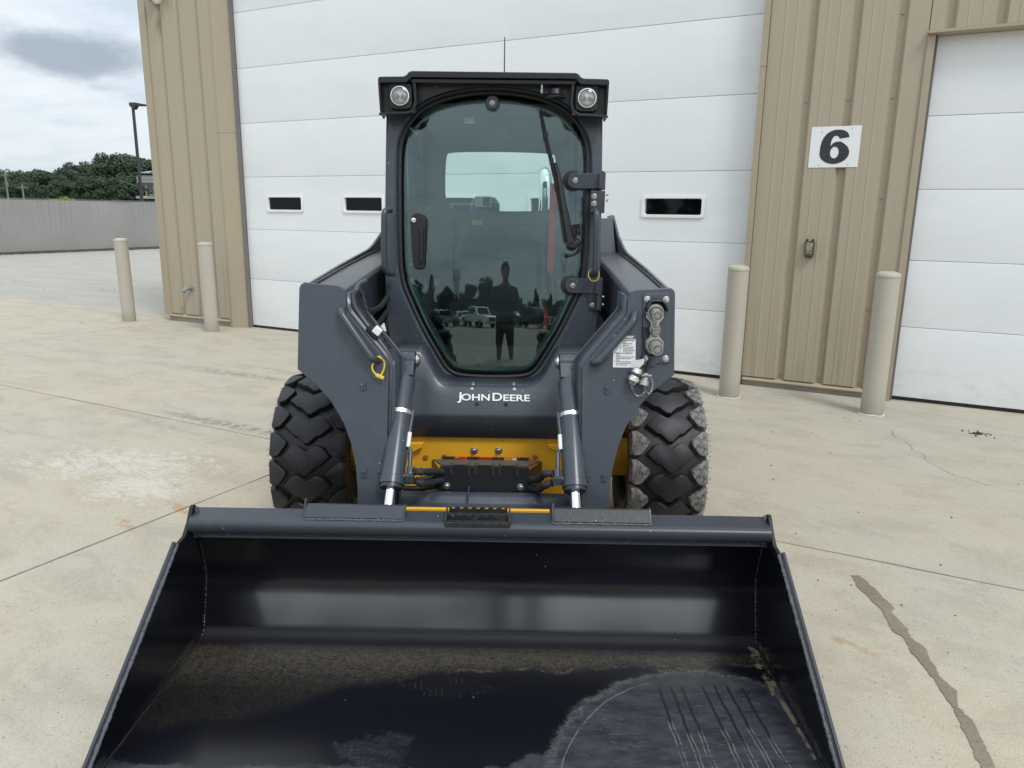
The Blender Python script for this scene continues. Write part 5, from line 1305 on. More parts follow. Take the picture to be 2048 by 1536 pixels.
# --- rear body seen through the windows
m = MB(); m.prism([(-.45, 4.75, .75), (-.45, 4.75, 1.38), (-.45, 5.3, 1.42), (-.45, 6.0, 1.20), (-.45, 6.05, .60), (-.45, 4.75, .55)], (.90, 0, 0)); obj('engine_hood', m, charcoal_dark, L, bevel=.02)
ex = smooth_path([(.288, 5.2, 1.38), (.288, 5.2, 1.62), (.287, 5.21, 1.70), (.286, 5.25, 1.755), (.285, 5.31, 1.77)], 6); m = MB(); m.tube(ex, .046, 22); m.tube([ex[-1], ex[-1]+Vector((0, .02, .003))], [.046, .042], 22); obj('exhaust_pipe', m, chrome, L, smooth=60)
m = MB(); m.lathe([(.10, 0), (.10, .16), (.07, .20), (.03, .205)], (-.12, 5.2, 1.40), (0, 0, 1), 24); obj('air_cleaner', m, blk_plastic, L)
m = MB(); m.box((-.44, 3.50, .55), (.44, 5.5, .80)); obj('body_tub', m, charcoal_dark, L)

# --- wheels
AX = [(-.775, 3.397, .380), (.780, 3.397, .380), (-.775, 4.65, .380), (.780, 4.65, .380)]
RT, HW = .385, .160


def carc(u):     # carcass radius across the tread
    return .356 - .026*(abs(u)/HW)**3


prof = [(-.125, .205), (-.150, .22), (-.168, .26), (-.170, .29), (-.165, .318), (-.150, .340)]+[(u, carc(u)) for u in np.linspace(-.13, .13, 9)]+[(.150, .340), (.165, .318), (.170, .29), (.168, .26), (.150, .22), (.125, .205)]


def lug_mesh(poly, h0, h1, taper, name, m_):
    """lug standing on the carcass; poly in (u, v), v along the circumference at radius RT"""
    cu_ = sum(p[0] for p in poly)/len(poly); cv = sum(p[1] for p in poly)/len(poly); rows = []
    for lvl, k in ((0, 1.10), (.74, 1.01), (.95, .975), (1, .91)):
        row = []
        for u, v in poly:
            uu_ = cu_+(u-cu_)*k; vv = cv+(v-cv)*k; base = carc(min(HW, abs(uu_)))-.012; top = RT-.022*(abs(uu_)/HW)**2.2
            r_ = base+(top-base)*lvl; th = vv/RT; row.append((uu_, -r_*cos(th), r_*sin(th)))
        rows.append(row)
    mm = MB(); mm.loft(rows, True); n = len(poly); mm.f.append(tuple(range(3*n, 4*n))); mm.mi.append(0)
    return mm.mesh(name, (0, 0, 0), 38, (m_,))


CEN = [(-.100, .012), (-.070, .052), (-.046, .061), (-.036, .060), (0, .036), (.036, .060), (.046, .061), (.070, .052), (.100, .012), (.058, -.030), (.042, -.034), (.009, -.067), (-.009, -.067), (-.042, -.034), (-.058, -.030)]
SID = [(.164, .052), (.142, .056), (.090, .010), (.088, -.004), (.122, -.054), (.150, -.062), (.164, -.050)]
SIDL = [(-u, v) for u, v in SID]
me_c = lug_mesh(CEN, 0, 1, 0, 'tread_lug', rubber); me_r = lug_mesh(SID, 0, 1, 0, 'tread_lug', rubber); me_l = lug_mesh(SIDL, 0, 1, 0, 'tread_lug', rubber)
me_rd, me_ld = me_r.copy(), me_l.copy()
for q in (me_rd, me_ld): q.materials.clear(); q.materials.append(rubber_dust)
NL = 18
tyre_me = MB().lathe([(r_, u) for u, r_ in prof], (0, 0, 0), (1, 0, 0), 64).mesh('wheel', mats=(rubber,), smooth=50)
rim_mb = MB().lathe([(.05, -.02), (.13, -.03), (.15, .0), (.18, .02), (.205, .12), (.21, .12), (.205, -.12), (.18, -.11)], (0, 0, 0), (1, 0, 0), 40); rim_me = rim_mb.mesh('rim', mats=(yellow,))
for wi_, c in enumerate(AX):
    whl = link('wheel', tyre_me, L, loc=Vector(c)-LB)
    if wi_ == 1: whl['label'] = 'front wheel with worn dusty grey shoulder lugs'
    if wi_ == 0: whl['label'] = 'front wheel with clean black lugs'
    ph = (.35, .10, .2, .6)[wi_]
    link('rim', rim_me, whl, rot=(0, 0, pi if c[0] < 0 else 0))
    if wi_ < 2:
        for k in range(NL):
            a = 2*pi*(k+ph)/NL
            link('tread_lug', me_c, whl, rot=(a, 0, 0))
            b = 2*pi*(k+ph+.5)/NL
            link('tread_lug', me_rd if wi_ == 1 else me_r, whl, rot=(b, 0, 0)); link('tread_lug', me_ld if wi_ == 1 else me_l, whl, rot=(b, 0, 0))
        mm = MB()
        for k in range(90):
            a = 2*pi*k/90+RNG.uniform(-.02, .02); u = .172*(1 if c[0] > 0 else -1); r_ = .334+RNG.uniform(-.01, .012); p = Vector((u*.985, -r_*cos(a), r_*sin(a)))
            mm.tube([p, p+Vector((math.copysign(.011, u)+RNG.uniform(-.002, .002), RNG.uniform(-.004, .004), RNG.uniform(-.006, .002)))], [.0011, .0006], 4)
        o = link('mould_hairs', mm.mesh('mould_hairs', mats=(blk_rubber,)), whl, kind='stuff')
    else:
        mm = MB()
        for k in range(NL):
            for me_, d in ((me_c, 0), (me_r, .5), (me_l, .5)):
                Mx = Matrix.Rotation(2*pi*(k+ph+d)/NL, 3, 'X'); mm.add([tuple(Mx @ v.co) for v in me_.vertices], [tuple(p_.vertices) for p_ in me_.polygons])
        link('tread_lugs', mm.mesh('tread_lugs', mats=(rubber,), smooth=38), whl, kind='stuff')
    m = MB(); m.cyl((c[0]*.62, c[1], c[2]), (c[0]*.9, c[1], c[2]), .09, 20); obj('axle', m, yellow, L)
# ------------------------------------------------------------------ bucket
BP = [(1.635, .010), (2.385, .006), (2.400, .008), (2.412, .015), (2.4198, .026), (2.4381, .085), (2.4576, .148), (2.4665, .178), (2.4720, .205), (2.4725, .235), (2.4690, .265), (2.4480, .345), (2.4370, .392)]
BP2 = []
for (a, b) in zip(BP, BP[1:]):
    k_ = 4 if abs(b[0]-a[0])+abs(b[1]-a[1]) > .05 else 1
    for k in range(k_): BP2.append((a[0]+(b[0]-a[0])*k/k_, a[1]+(b[1]-a[1])*k/k_))
BP2.append(BP[-1])
XB = np.linspace(-.992, .992, 13)
m = MB(); m.loft([[(x, y, z) for x in XB] for y, z in BP2]); bkt = obj('bucket', m, bucket_m, L, smooth=60, label='black bucket with a sandy scoured floor')
m = MB(); m.loft([[(x, y+(.012 if z > .03 else 0), z-(.008 if z < .03 else .0)) for x in (-.992, .992)] for y, z in BP]); obj('back_shell', m, blk_gloss, bkt, smooth=60)
m = MB(); m.prism([(-1.0, 1.56, .004), (-1.0, 1.68, .020), (-1.0, 1.69, .0205), (-1.0, 1.69, .0125), (-1.0, 1.56, .0)], (2.0, 0, 0)); obj('cutting_edge', m, blk_gloss, bkt)
# side plates: trapezium with an ear above the bar
for s in (-1, 1):
    sp2 = [(2.445, .491), (2.432, .497), (2.418, .492), (2.385, .450), (2.345, .418), (2.275, .412), (1.70, .050), (1.62, .008), (2.40, .004), (2.43, .010), (2.49, .14), (2.495, .24), (2.47, .38)]
    m = MB(); m.prism([(s*.993, y, z) for y, z in sp2], (s*.013, 0, 0)); pl2 = obj('side_plate', m, bucket_m, bkt, bevel=.002)
    # wear strip outside the plate's raking edge
    a, b = Vector((s*1.0065, 2.30, .418)), Vector((s*1.0065, 1.66, .022)); d = (b-a).normalized(); nrm = Vector((0, -d.z, d.y)) if d.y < 0 else Vector((0, d.z, -d.y))
    m = MB(); m.prism([a+nrm*-.004, b+nrm*-.004, b+nrm*.008, a+nrm*.008], (s*.010, 0, 0)); obj('edge_strip', m, charcoal_dark, pl2, bevel=.002)
    m = MB(); pts = [a.lerp(b, t_)+Vector((-s*.0145, 0, 0))+nrm*-.006+Vector((0, RNG.uniform(-.0015, .0015), RNG.uniform(-.0015, .0015))) for t_ in np.linspace(.02, .97, 120)]
    m.tube(pts, [.0052+RNG.uniform(-.0016, .0016) for _ in pts], 6); obj('weld_bead', m, weldm, pl2, smooth=60)
    m = MB(); pts = [(s*.990+RNG.uniform(-.001, .001), y-.002, z+.002) for y, z in ((np.interp(q, range(len(BP2)), [p[0] for p in BP2]), np.interp(q, range(len(BP2)), [p[1] for p in BP2])) for q in np.linspace(0, len(BP2)-1.6, 150))]
    m.tube(pts, [.0045+RNG.uniform(-.0015, .0018) for _ in pts], 6); obj('weld_bead', m, blk_gloss, pl2, smooth=60)
    m = MB(); pts = [(s*.989, 2.438-.0012*k+RNG.uniform(-.002, .002), .487-.0045*k) for k in range(24)]; m.tube(pts, [.006+RNG.uniform(-.002, .002) for _ in pts], 6); obj('weld_bead', m, weldm, pl2, smooth=60)
# top bar: bent section, face, lip
bs = [(2.462, .476), (2.392, .467), (2.378, .464), (2.369, .457), (2.366, .448), (2.368, .428), (2.374, .418), (2.384, .414), (2.402, .412), (2.404, .402), (2.398, .392), (2.412, .386), (2.446, .386), (2.474, .400)]
m = MB(); m.prism([(-.992, y, z) for y, z in bs], (1.984, 0, 0)); tb = obj('top_bar', m, charcoal_dark, bkt, smooth=40)
for (y, z, r_) in ((2.392, .412, .0062),):
    m = MB(); pts = [(x, y+RNG.uniform(-.0015, .0015), z+RNG.uniform(-.0015, .0015)) for x in np.linspace(-.985, .985, 340)]; m.tube(pts, [r_+RNG.uniform(-.002, .002) for _ in pts], 6); obj('weld_bead', m, weldm, tb, smooth=60)
for x0, x1, lab in ((-.602, -.262, None), (.256, .586, 'attach lip speckled with dust')):
    m = MB(); m.prism([(x0, 2.396, .466), (x0, 2.392, .474), (x0, 2.428, .507), (x0, 2.442, .507), (x0, 2.442, .472)], (x1-x0, 0, 0)); al = obj('attach_lip', m, charcoal_dark if lab is None else mat('dusty_black', (.022, .023, .025), .4, fn=dusty((.30, .29, .27), .38, 90)), tb, bevel=.003, label=lab)
    for e in (x0-.002, x1+.002):
        m = MB(); m.prism([(e-.003, 2.40, .468), (e-.003, 2.43, .522 if abs(e) > .59 or abs(e) < .26 else .508), (e-.003, 2.447, .522 if abs(e) > .59 or abs(e) < .26 else .508), (e-.003, 2.447, .472)], (.006, 0, 0)); obj('lip_end', m, charcoal_dark, al)
    m = MB(); pts = [(x, 2.391+RNG.uniform(-.001, .001), .468+RNG.uniform(-.001, .001)) for x in np.linspace(x0-.005, x1+.005, 70)]; m.tube(pts, [.0045+RNG.uniform(-.0012, .0012) for _ in pts], 6); obj('weld_bead', m, weldm, al, smooth=60)
# serrated foot tread
m = MB(); m.box((-.114, 2.366, .4585), (.105, 2.3705, .4755)); bt = obj('bucket_step', m, blk_step, tb, bevel=.002)
for y, z, x0, x1 in ((2.367, .4765, -.112, .103), (2.398, .490, -.108, .099), (2.430, .503, -.106, .096)):
    n = 7; pr = []
    for k in range(n*8+1):
        t_ = k/(n*8); pr.append((x0+(x1-x0)*t_, y, z+.0032*math.copysign(min(1, abs(cos(2*pi*n*t_))*1.5), cos(2*pi*n*t_))))
    m = MB(); m.prism(pr+[(x1, y, z-.018), (x0, y, z-.018)], (0, .0035, 0)); obj('tread_bar', m, blk_step, bt, smooth=0)
for x in (-.113, .104):
    m = MB(); m.prism([(x-.003, 2.366, .459), (x-.003, 2.366, .482), (x-.003, 2.437, .510), (x-.003, 2.437, .474)], (.006, 0, 0)); obj('step_end', m, blk_step, bt, bevel=.002)
# ------------------------------------------------------------------ fence
fe = thing('chain_link_fence', 'grey chain link fence woven with privacy slats along the far edge of the yard', 'fence', (-25.65, 14, 0), BR, bw(-25.65, 14))
F0, F1, FH = 1.0, 34.0, 1.74
fx = lambda n: -25.65+.05*sin(n*.9)+.03*sin(n*2.3+1)
m = MB(); k = 0; n = F0
while n < F1:
    x = fx(n); tw = .004*(1 if k % 2 else -1); lean = RNG.uniform(-.003, .003)
    m.prism([(x+tw, n, .075), (x-tw, n+.085, .075), (x-tw+.006, n+.085, .075), (x+tw+.006, n, .075)], (lean, lean, FH-.10+RNG.uniform(-.006, .006))); n += .089; k += 1
obj('slats', m, slat_m, fe, kind='stuff', smooth=0)
m = MB(); n = F0; k = 0
while n < F1:
    for side in (1, -1):
        pts = []
        for j in range(21):
            z = .06+j*(FH-.04)/20; pts.append((fx(n)+.016*side, n+side*.0445*(1 if j % 2 else -1), z))
        vs = []; fs = []
        for (x, y, z) in pts: vs += [(x, y-.0065, z), (x, y+.0065, z)]
        for j in range(20): fs.append((2*j, 2*j+1, 2*j+3, 2*j+2))
        m.add(vs, fs)
    # twisted barb at the top
    m.add([(fx(n), n-.012, FH), (fx(n), n+.012, FH), (fx(n)+.012, n, FH+.05)], [(0, 1, 2)]); m.add([(fx(n), n+.045, FH), (fx(n), n+.060, FH), (fx(n)-.01, n+.05, FH+.045)], [(0, 1, 2)])
    n += .089
obj('mesh_wire', m, wire_m, fe, kind='stuff', smooth=0)
pm = MB().cyl((0, 0, 0), (0, 0, 1.70), .032, 10).mesh('post', mats=(post_m,))
for k in range(11): link('post', pm, fe, loc=(-.06, 1.2+3.05*k-13-14+13+1, 0) if False else (-.065, F0+.4+3.05*k-14, 0))
m = MB(); m.cyl((-25.71, F0, 1.70), (-25.71, F1, 1.70), .02, 8); obj('top_rail', m, post_m, fe)
m = MB()
for k in range(1500):
    n = RNG.uniform(F0, F1); s = -25.45+RNG.normal(0, .16); r_ = RNG.uniform(.02, .06)
    a = RNG.uniform(0, 6.28); m.add([(s+r_*cos(a), n+r_*sin(a), .004), (s+r_*cos(a+2.1), n+r_*sin(a+2.1), .004), (s+r_*cos(a+4.2), n+r_*sin(a+4.2), .006+RNG.uniform(0, .05))], [(0, 1, 2)])
for k in range(34):
    n = F0+k; m.add([(-25.9, n, .003), (-25.42+.06*sin(k*2.2), n, .003), (-25.42+.06*sin(k*2.2+2.2), n+1, .003), (-25.9, n+1, .003), (-25.62, n, .07), (-25.62, n+1, .07)], [(0, 1, 5), (0, 5, 4), (1, 2, 5), (1, 5, 4), (2, 3, 5), (3, 0, 4), (3, 4, 5)][0:4])
m.v = [tuple(bw(a, b, c)) for a, b, c in m.v]
lt = obj('leaf_litter', m, litter_m, kind='stuff', smooth=0); tag(lt, 'dark leaf litter gathered along the foot of the slatted fence', 'debris')
# scattered crumbs on the yard
m = MB()
for k in range(220):
    s, n = RNG.uniform(-24, -9.5), RNG.uniform(3, 24); r_ = RNG.uniform(.003, .011); c = bw(s, n); m.add([(c.x-r_, c.y-r_, .002), (c.x+r_, c.y-r_*.6, .002), (c.x+r_*.4, c.y+r_, .002), (c.x, c.y, .002+r_)], [(0, 1, 3), (1, 2, 3), (2, 0, 3)])
for k in range(60):
    s, n = RNG.uniform(-1.2, 1.5), RNG.uniform(2, 6.6); r_ = RNG.uniform(.002, .007); c = bw(s, n); m.add([(c.x-r_, c.y-r_, .001), (c.x+r_, c.y-r_*.6, .001), (c.x+r_*.4, c.y+r_, .001), (c.x, c.y, .001+r_)], [(0, 1, 3), (1, 2, 3), (2, 0, 3)])
for k in range(46):
    a, q = RNG.uniform(0, 6.28), abs(RNG.normal(0, .035)); c = bw(.682+q*cos(a)*1.4, 6.185+q*sin(a)); r_ = RNG.uniform(.004, .011); m.add([(c.x-r_, c.y-r_, .001), (c.x+r_, c.y-r_*.6, .001), (c.x+r_*.4, c.y+r_, .001), (c.x, c.y, .001+r_*1.4)], [(0, 1, 3), (1, 2, 3), (2, 0, 3)])
tag(obj('dirt_crumbs', m, litter_m, kind='stuff', smooth=0), 'small dark crumbs of dirt scattered over the concrete yard', 'dirt')

# ------------------------------------------------------------------ far things on the left
sl_ = thing('street_lamp', 'tall dark lamp post with a flat head pointing right, beyond the fence', 'street lamp', (-22.2, 45, 0))
m = MB(); m.tube([(-22.2, 45, -.06), (-22.2, 45, 7.32)], [.105, .085], 4); obj('pole', m, pole_m, sl_, smooth=0)
m = MB(); m.prism([(-22.32, 44.8, 7.36), (-21.95, 44.8, 7.36), (-21.55, 44.8, 7.29), (-21.15, 44.8, 7.24), (-21.15, 44.8, 7.20), (-21.95, 44.8, 7.20), (-22.06, 44.8, 7.02), (-22.15, 44.8, 7.0), (-22.32, 44.8, 7.2)], (0, .4, 0)); obj('lamp_head', m, pole_m, sl_, bevel=.01)

tr = thing('hopper_trailer', 'silver seed hopper trailer with a rolled tarp and green auger arm behind the fence', 'trailer', (-22.8, 51.2, 0))
x0, x1 = -24.88, -20.6
m = MB(); m.prism([(x0, 50, 3.62), (x1, 50, 3.62), (x1, 50, 3.14), (x0, 50, 3.14)], (0, 2.4, 0)); m.loft([[(x0, 50, 3.138), (x1, 50, 3.138), (x1, 52.4, 3.138), (x0, 52.4, 3.138)], [(x0+.95, 50.5, 2.34), (x1-.95, 50.5, 2.34), (x1-.95, 51.9, 2.34), (x0+.95, 51.9, 2.34)]], True); hp3 = obj('hopper', m, tank_m, tr, smooth=0)
m = MB(); m.box((x0-.02, 49.97, 3.32), (x1, 49.998, 3.37)); m.box((x0-.02, 49.97, 3.12), (x1, 49.998, 3.16)); obj('rib', m, tank_m, hp3)
m = MB(); m.cyl((x0-.18, 49.98, 3.66), (x1, 49.98, 3.66), .075, 12); obj('tarp_roll', m, blk_plastic, tr)
rows = []
for y_, dz in ((50.02, 0), (50.4, .14), (51.2, .22), (52.0, .14), (52.4, 0)): rows.append([(x0+.25*(1-dz/.22), y_, 3.70+dz*.6), (x0+.7, y_, 3.72+dz), (x1, y_, 3.72+dz)])
m = MB(); m.loft(rows); obj('tarp', m, tank_m, tr, solid=.01)
m = MB()
for q in range(4): m.tube([(x0+.9+.7*q, 50.0, 3.735), (x0+.95+.7*q, 50.4, 3.885), (x0+1+.7*q, 51.2, 3.965)], .03, 6)
obj('tarp_bow', m, blk_plastic, tr, kind='stuff')
m = MB(); m.box((x0-.14, 49.95, 2.10), (x1+.3, 52.45, 2.28)); bd_ = obj('deck', m, tank_m, tr)
m = MB(); m.box((x0+.1, 49.94, 2.17), (x0+.65, 49.949, 2.26)); obj('marker_strip', m, sticker, bd_)
m = MB(); m.box((x0+.05, 50.2, 1.78), (x1, 52.2, 2.09)); obj('frame', m, dark_in, tr)
m = MB(); m.bar((x0+.55, 50.02, 2.29), (x0+.55, 50.02, 2.95), .09, .09); m.bar((x0+1.35, 50.02, 2.29), (x0+.98, 50.02, 2.85), .07, .05); m.bar((x0+.7, 50.1, 2.32), (x0+1.3, 50.1, 2.45), .1, .1); obj('leg', m, wood_m, tr)
m = MB(); m.cyl((x0-1.05, 49.9, 3.22), (x0+.05, 49.9, 2.88), .028, 8); obj('auger_arm', m, green_p, tr)
m = MB(); m.cyl((x0+.05, 49.9, 2.88), (x0+.75, 49.95, 2.66), .05, 8); obj('auger_tube', m, blk_plastic, tr)
for dx in (.9, 2.2, 3.4):
    m = MB(); m.lathe([(.3, -.15), (.5, -.15), (.5, .15), (.3, .15)], (x0+dx, 50.4, .45), (0, 1, 0), 20); obj('wheel', m, blk_rubber, tr)
m = MB(); m.box((x0+.3, 50.6, .5), (x1-.2, 51.8, 1.77)); obj('undercarriage', m, dark_in, tr)

for px_, py_, h_, lab in ((-80.45, 120, 6.75, 'wooden utility pole with a transformer can left of the trees'), (-80.6, 124, 5.0, 'shorter grey utility pole just right of the taller pole')):
    u = thing('utility_pole', lab, 'pole', (px_, py_, 0), group='utility poles by the wood')
    m = MB(); m.cyl((px_, py_, -.1), (px_, py_, h_), .16, 10, .11); obj('pole', m, wood_m, u)
    m = MB(); m.box((px_-.7, py_-.06, h_-.55), (px_+.7, py_+.06, h_-.43)); obj('crossarm', m, wood_m, u)
    if h_ > 6:
        m = MB(); m.cyl((px_+.22, py_-.1, h_-2.2), (px_+.22, py_-.1, h_-1.5), .16, 10); obj('transformer', m, post_m, u)
for k, (za, zb) in enumerate(((6.3, 8.4), (5.9, 7.7), (5.2, 7.0))):
    m = MB(); m.tube([(-80.45+70*q, 120+4*q, za+(zb-za)*q-1.1*4*q*(1-q)*.35) for q in np.linspace(0, 1, 16)], .028, 4); o = obj('power_line', m, blk_rubber)
    tag(o, ('topmost thin power line sagging across the trees', 'middle thin power line sagging across the trees', 'lowest thin power line sagging across the trees')[k], 'wire', 'power lines by the wood')


# ------------------------------------------------------------------ trees
def crown(seed, nl, nleaf, h, rad, leaf_s, m_, conic=False):
    rg = np.random.default_rng(seed); V = []; F = []
    lobes = []
    for i in range(nl):
        if conic:
            z = h*(.12+.85*(i+.5)/nl); r_ = rad*(1.05-z/h)*.75+.25; a = rg.uniform(0, 6.28); lobes.append((cos(a)*r_*.35, sin(a)*r_*.35, z, r_*.9, r_*.9, h*.12))
        else:
            a = rg.uniform(0, 6.28); q = sqrt(rg.uniform(0, 1))*rad*.72; z = h*rg.uniform(.22, .86); k = 1-abs(z/h-.5)*.8; sz = rad*rg.uniform(.30, .52)*k; lobes.append((cos(a)*q*k, sin(a)*q*k, z, sz, sz, sz*rg.uniform(.7, 1.0)))
    per = nleaf//nl
    for lx, ly, lz, rx, ry, rz in lobes:
        d = rg.normal(size=(per, 3)); d /= np.linalg.norm(d, axis=1)[:, None]; rr3 = rg.uniform(.55, 1.08, per)**.6
        P = np.stack([lx+d[:, 0]*rx*rr3, ly+d[:, 1]*ry*rr3, lz+d[:, 2]*rz*rr3], 1)
        nrm = d+rg.normal(size=(per, 3))*.55; nrm[:, 2] += .25; nrm /= np.linalg.norm(nrm, axis=1)[:, None]
        t1 = np.cross(nrm, rg.normal(size=(per, 3))); t1 /= np.linalg.norm(t1, axis=1)[:, None]; t2 = np.cross(nrm, t1)
        s_ = leaf_s*rg.uniform(.5, 1.15, per)[:, None]
        o = len(V)*1
        Q = np.stack([P-t1*s_, P-t2*s_*.55, P+t1*s_, P+t2*s_*.55], 1).reshape(-1, 3)
        base = sum(len(v) for v in V); V.append(Q); F.append(np.arange(base, base+4*per).reshape(-1, 4))
    me = bpy.data.meshes.new('crown'); me.from_pydata(np.concatenate(V).tolist(), [], np.concatenate(F).tolist()); me.materials.append(m_); return me


def trunk_mesh(h, rad):
    mm = MB(); mm.tube([(0, 0, -.1), (.05, 0, h*.3), (-.05, .05, h*.6), (0, 0, h*.85)], [rad, rad*.8, rad*.5, rad*.15], 8)
    for a in range(5):
        z = h*(.3+.09*a); mm.tube([(0, 0, z), (cos(a*2.4)*h*.12, sin(a*2.4)*h*.12, z+h*.08), (cos(a*2.4)*h*.2, sin(a*2.4)*h*.2, z+h*.16)], [rad*.35, rad*.22, rad*.06], 5)
    return mm.mesh('trunk', mats=(bark,))


CR = [crown(11+i, 44, 7600, 10, (3.4, 3.0, 3.8, 3.2)[i], .23, leaf) for i in range(4)]
CC = crown(31, 14, 4200, 10, 2.4, .28, leaf, True); CY = crown(41, 12, 1800, 2.8, 1.5, .16, leaf_y); TM = trunk_mesh(10, .25)


def tree(x, y, h, k, label, group, name='leafy_tree', wide=1.):
    t = bpy.data.objects.new(name, None); COL.objects.link(t); t.location = (x, y, -.06); t['label'] = label; t['category'] = 'tree'; t.empty_display_size = .5
    if group: t['group'] = group
    sc = h/10
    t.rotation_euler = (0, 0, random.uniform(0, 6.28)); t.scale = (sc*wide, sc*wide, sc)
    link('trunk', TM, t); link('crown', CC if k == 9 else CR[k % 4], t); return t


wl_ = 'dark green leafy tree in the wood beyond the fence, left of the building'
for row, (Y0, hm) in enumerate(((136, .80), (150, 1.0), (166, 1.08))):
    for i in range(26):
        y = Y0+random.uniform(-5, 5); fx_ = (-.80+.0165*i+random.uniform(-.005, .005)); x = fx_*y
        px_ = 1024+1497*(fx_+.0)*1.0
        top = np.interp(fx_, [-.80, -.68, -.60, -.53, -.50, -.42], [8.0, 7.9, 9.4, 10.9, 11.2, 11.2])
        tree(x, y, top*hm*y/150*random.uniform(.88, 1.06), random.randrange(4), wl_, 'trees of the wood beyond the fence', wide=random.uniform(.85, 1.15))
tree(-.528*146, 146, 12.4, 2, 'tallest round-headed tree rising above the wood left of the lamp post', None, wide=1.05)
tree(-.487*140, 140, 11.6, 1, 'spiky topped dark tree just right of the lamp post, behind the silver trailer', None, wide=1.0)
t = bpy.data.objects.new('bush', None); COL.objects.link(t); t.location = (-53.8, 90, -.06); t['label'] = 'small yellow-green bush showing over the fence in front of the dark wood'; t['category'] = 'bush'
link('foliage', CY, t); t.scale = (1.7, 1.7, 1.05)

# ------------------------------------------------------------------ behind the camera: what glass and paint mirror
bl_ = 'dark green tree across the lot, mirrored in the cab glass and the bucket'
for i in range(46):
    y = -92+random.uniform(-7, 7); x = -92+4.0*i+random.uniform(-1.2, 1.2)
    h = np.interp(x, [-60, -25, -3, 6, 30, 60], [9.5, 8.6, 8.0, 5.6, 5.6, 9.5])+random.uniform(-1, 1.5)
    tree(x, y, h, 9 if random.random() < .35 else random.randrange(4), bl_, 'trees across the lot', wide=1.25)
for i in range(70):
    x = -100+2.9*i+random.uniform(-1, 1)
    if -1 < x < 40 and i % 2: continue
    tree(x, -112+random.uniform(-6, 6), random.uniform(5.6, 8.2)+max(0, (abs(x)-22)*.06), 9 if random.random() < .25 else random.randrange(4), bl_, 'trees across the lot', wide=1.5)
tree(-5.6, -84, 10.4, 3, 'big round tree mirrored in the cab glass left of the photographer', None, wide=1.2)
tree(13.5, -86, 7.4, 9, 'pointed conifer mirrored in the cab glass right of the photographer', None, wide=1.1)
wt = thing('water_tower', 'pale water tower mirrored in the upper left of the cab glass', 'water tower', (-43, -220, 0))
m = MB(); m.lathe([(4.2, -.1), (3.2, 2), (2.7, 6), (2.7, 20), (3.0, 21)], (-43, -220, 0), (0, 0, 1), 24); obj('column', m, scale_grey, wt)
m = MB(); m.lathe([(3.0, 21), (3.9, 22.6), (4.0, 26.5), (3.2, 27.8), (.5, 28.4)], (-43, -220, 0), (0, 0, 1), 24); obj('tank', m, scale_grey, wt)


def vehicle(kind, x, y, rz, m_, label, cat, name):
    t = thing(name, label, cat, (0, 0, 0), rz, (x, y, 0))
    if kind == 'pickup':
        Ln, Wd, prof_ = 5.8, 2.0, [(-2.9, .55), (-2.9, 1.05), (-2.75, 1.18), (-1.35, 1.25), (-.75, 1.86), (-.3, 1.93), (.75, 1.92), (.95, 1.80), (1.05, 1.25), (2.85, 1.25), (2.9, .6)]
        win = [(-1.12, 1.30), (-.66, 1.78), (-.25, 1.84), (.70, 1.83), (.85, 1.30)]
    else:
        Ln, Wd, prof_ = 4.5, 1.8, [(-2.25, .45), (-2.25, .85), (-2.0, .98), (-1.15, 1.08), (-.5, 1.52), (.2, 1.62), (1.5, 1.56), (2.15, 1.05), (2.25, .5)]
        win = [(-.95, 1.12), (-.42, 1.46), (.2, 1.53), (1.4, 1.47), (1.8, 1.12)]
    sc = 1.
    m = MB(); m.prism([(a, -Wd/2, z) for a, z in prof_], (0, Wd, 0)); body = obj('body', m, m_, t, bevel=.06, seg=3)
    for s in (-1, 1):
        m = MB(); m.prism([(a, s*(Wd/2+.004), z) for a, z in win], (0, s*.006, 0)); obj('side_window', m, dark_glass, body)
        for wx_ in (-Ln*.31, Ln*.30):
            m = MB(); m.lathe([(.22, -.12), (.37, -.12), (.39, 0), (.37, .10), (.22, .10)], (wx_, s*(Wd/2-.08), .38), (0, s, 0), 24); w_ = obj('wheel', m, blk_rubber, t)
            m = MB(); m.lathe([(.02, .02), (.22, .06), (.24, .11)], (wx_, s*(Wd/2-.08), .38), (0, s, 0), 20); obj('rim', m, steel, w_)
        m = MB(); m.box((-Ln/2-.03, s*.62-.17, .78), (-Ln/2+.05, s*.62+.17, .98)); obj('headlight', m, lamp_in, t, bevel=.02)
        m = MB(); m.box((Ln/2-.04, s*.78-.1, .75), (Ln/2+.03, s*.78+.1, 1.05)); obj('tail_light', m, tailm, t, bevel=.02)
        m = MB(); m.box((win[0][0]+.15, s*(Wd/2+.02), win[0][1]), (win[0][0]+.32, s*(Wd/2+.22) if s > 0 else s*(Wd/2+.22)+.001, win[0][1]+.2)); obj('mirror', m, m_, t, bevel=.03)
    a, b = win[0], win[1]
    m = MB(); m.prism([(a[0]-.14, -.80, a[1]+.03), (b[0]-.12, -.72, b[1]+.02), (b[0]-.12, .72, b[1]+.02), (a[0]-.14, .80, a[1]+.03)], (-.05, 0, .03)); obj('windscreen', m, dark_glass, body)
    m = MB(); m.box((-Ln/2-.025, -.42, .68), (-Ln/2+.03, .42, 1.0)); obj('grille', m, blk_plastic, t, bevel=.02)
    m = MB(); m.box((-Ln/2-.08, -Wd/2+.05, .42), (-Ln/2+.1, Wd/2-.05, .64)); obj('bumper', m, chrome if kind == 'pickup' else m_, t, bevel=.03)
    return t


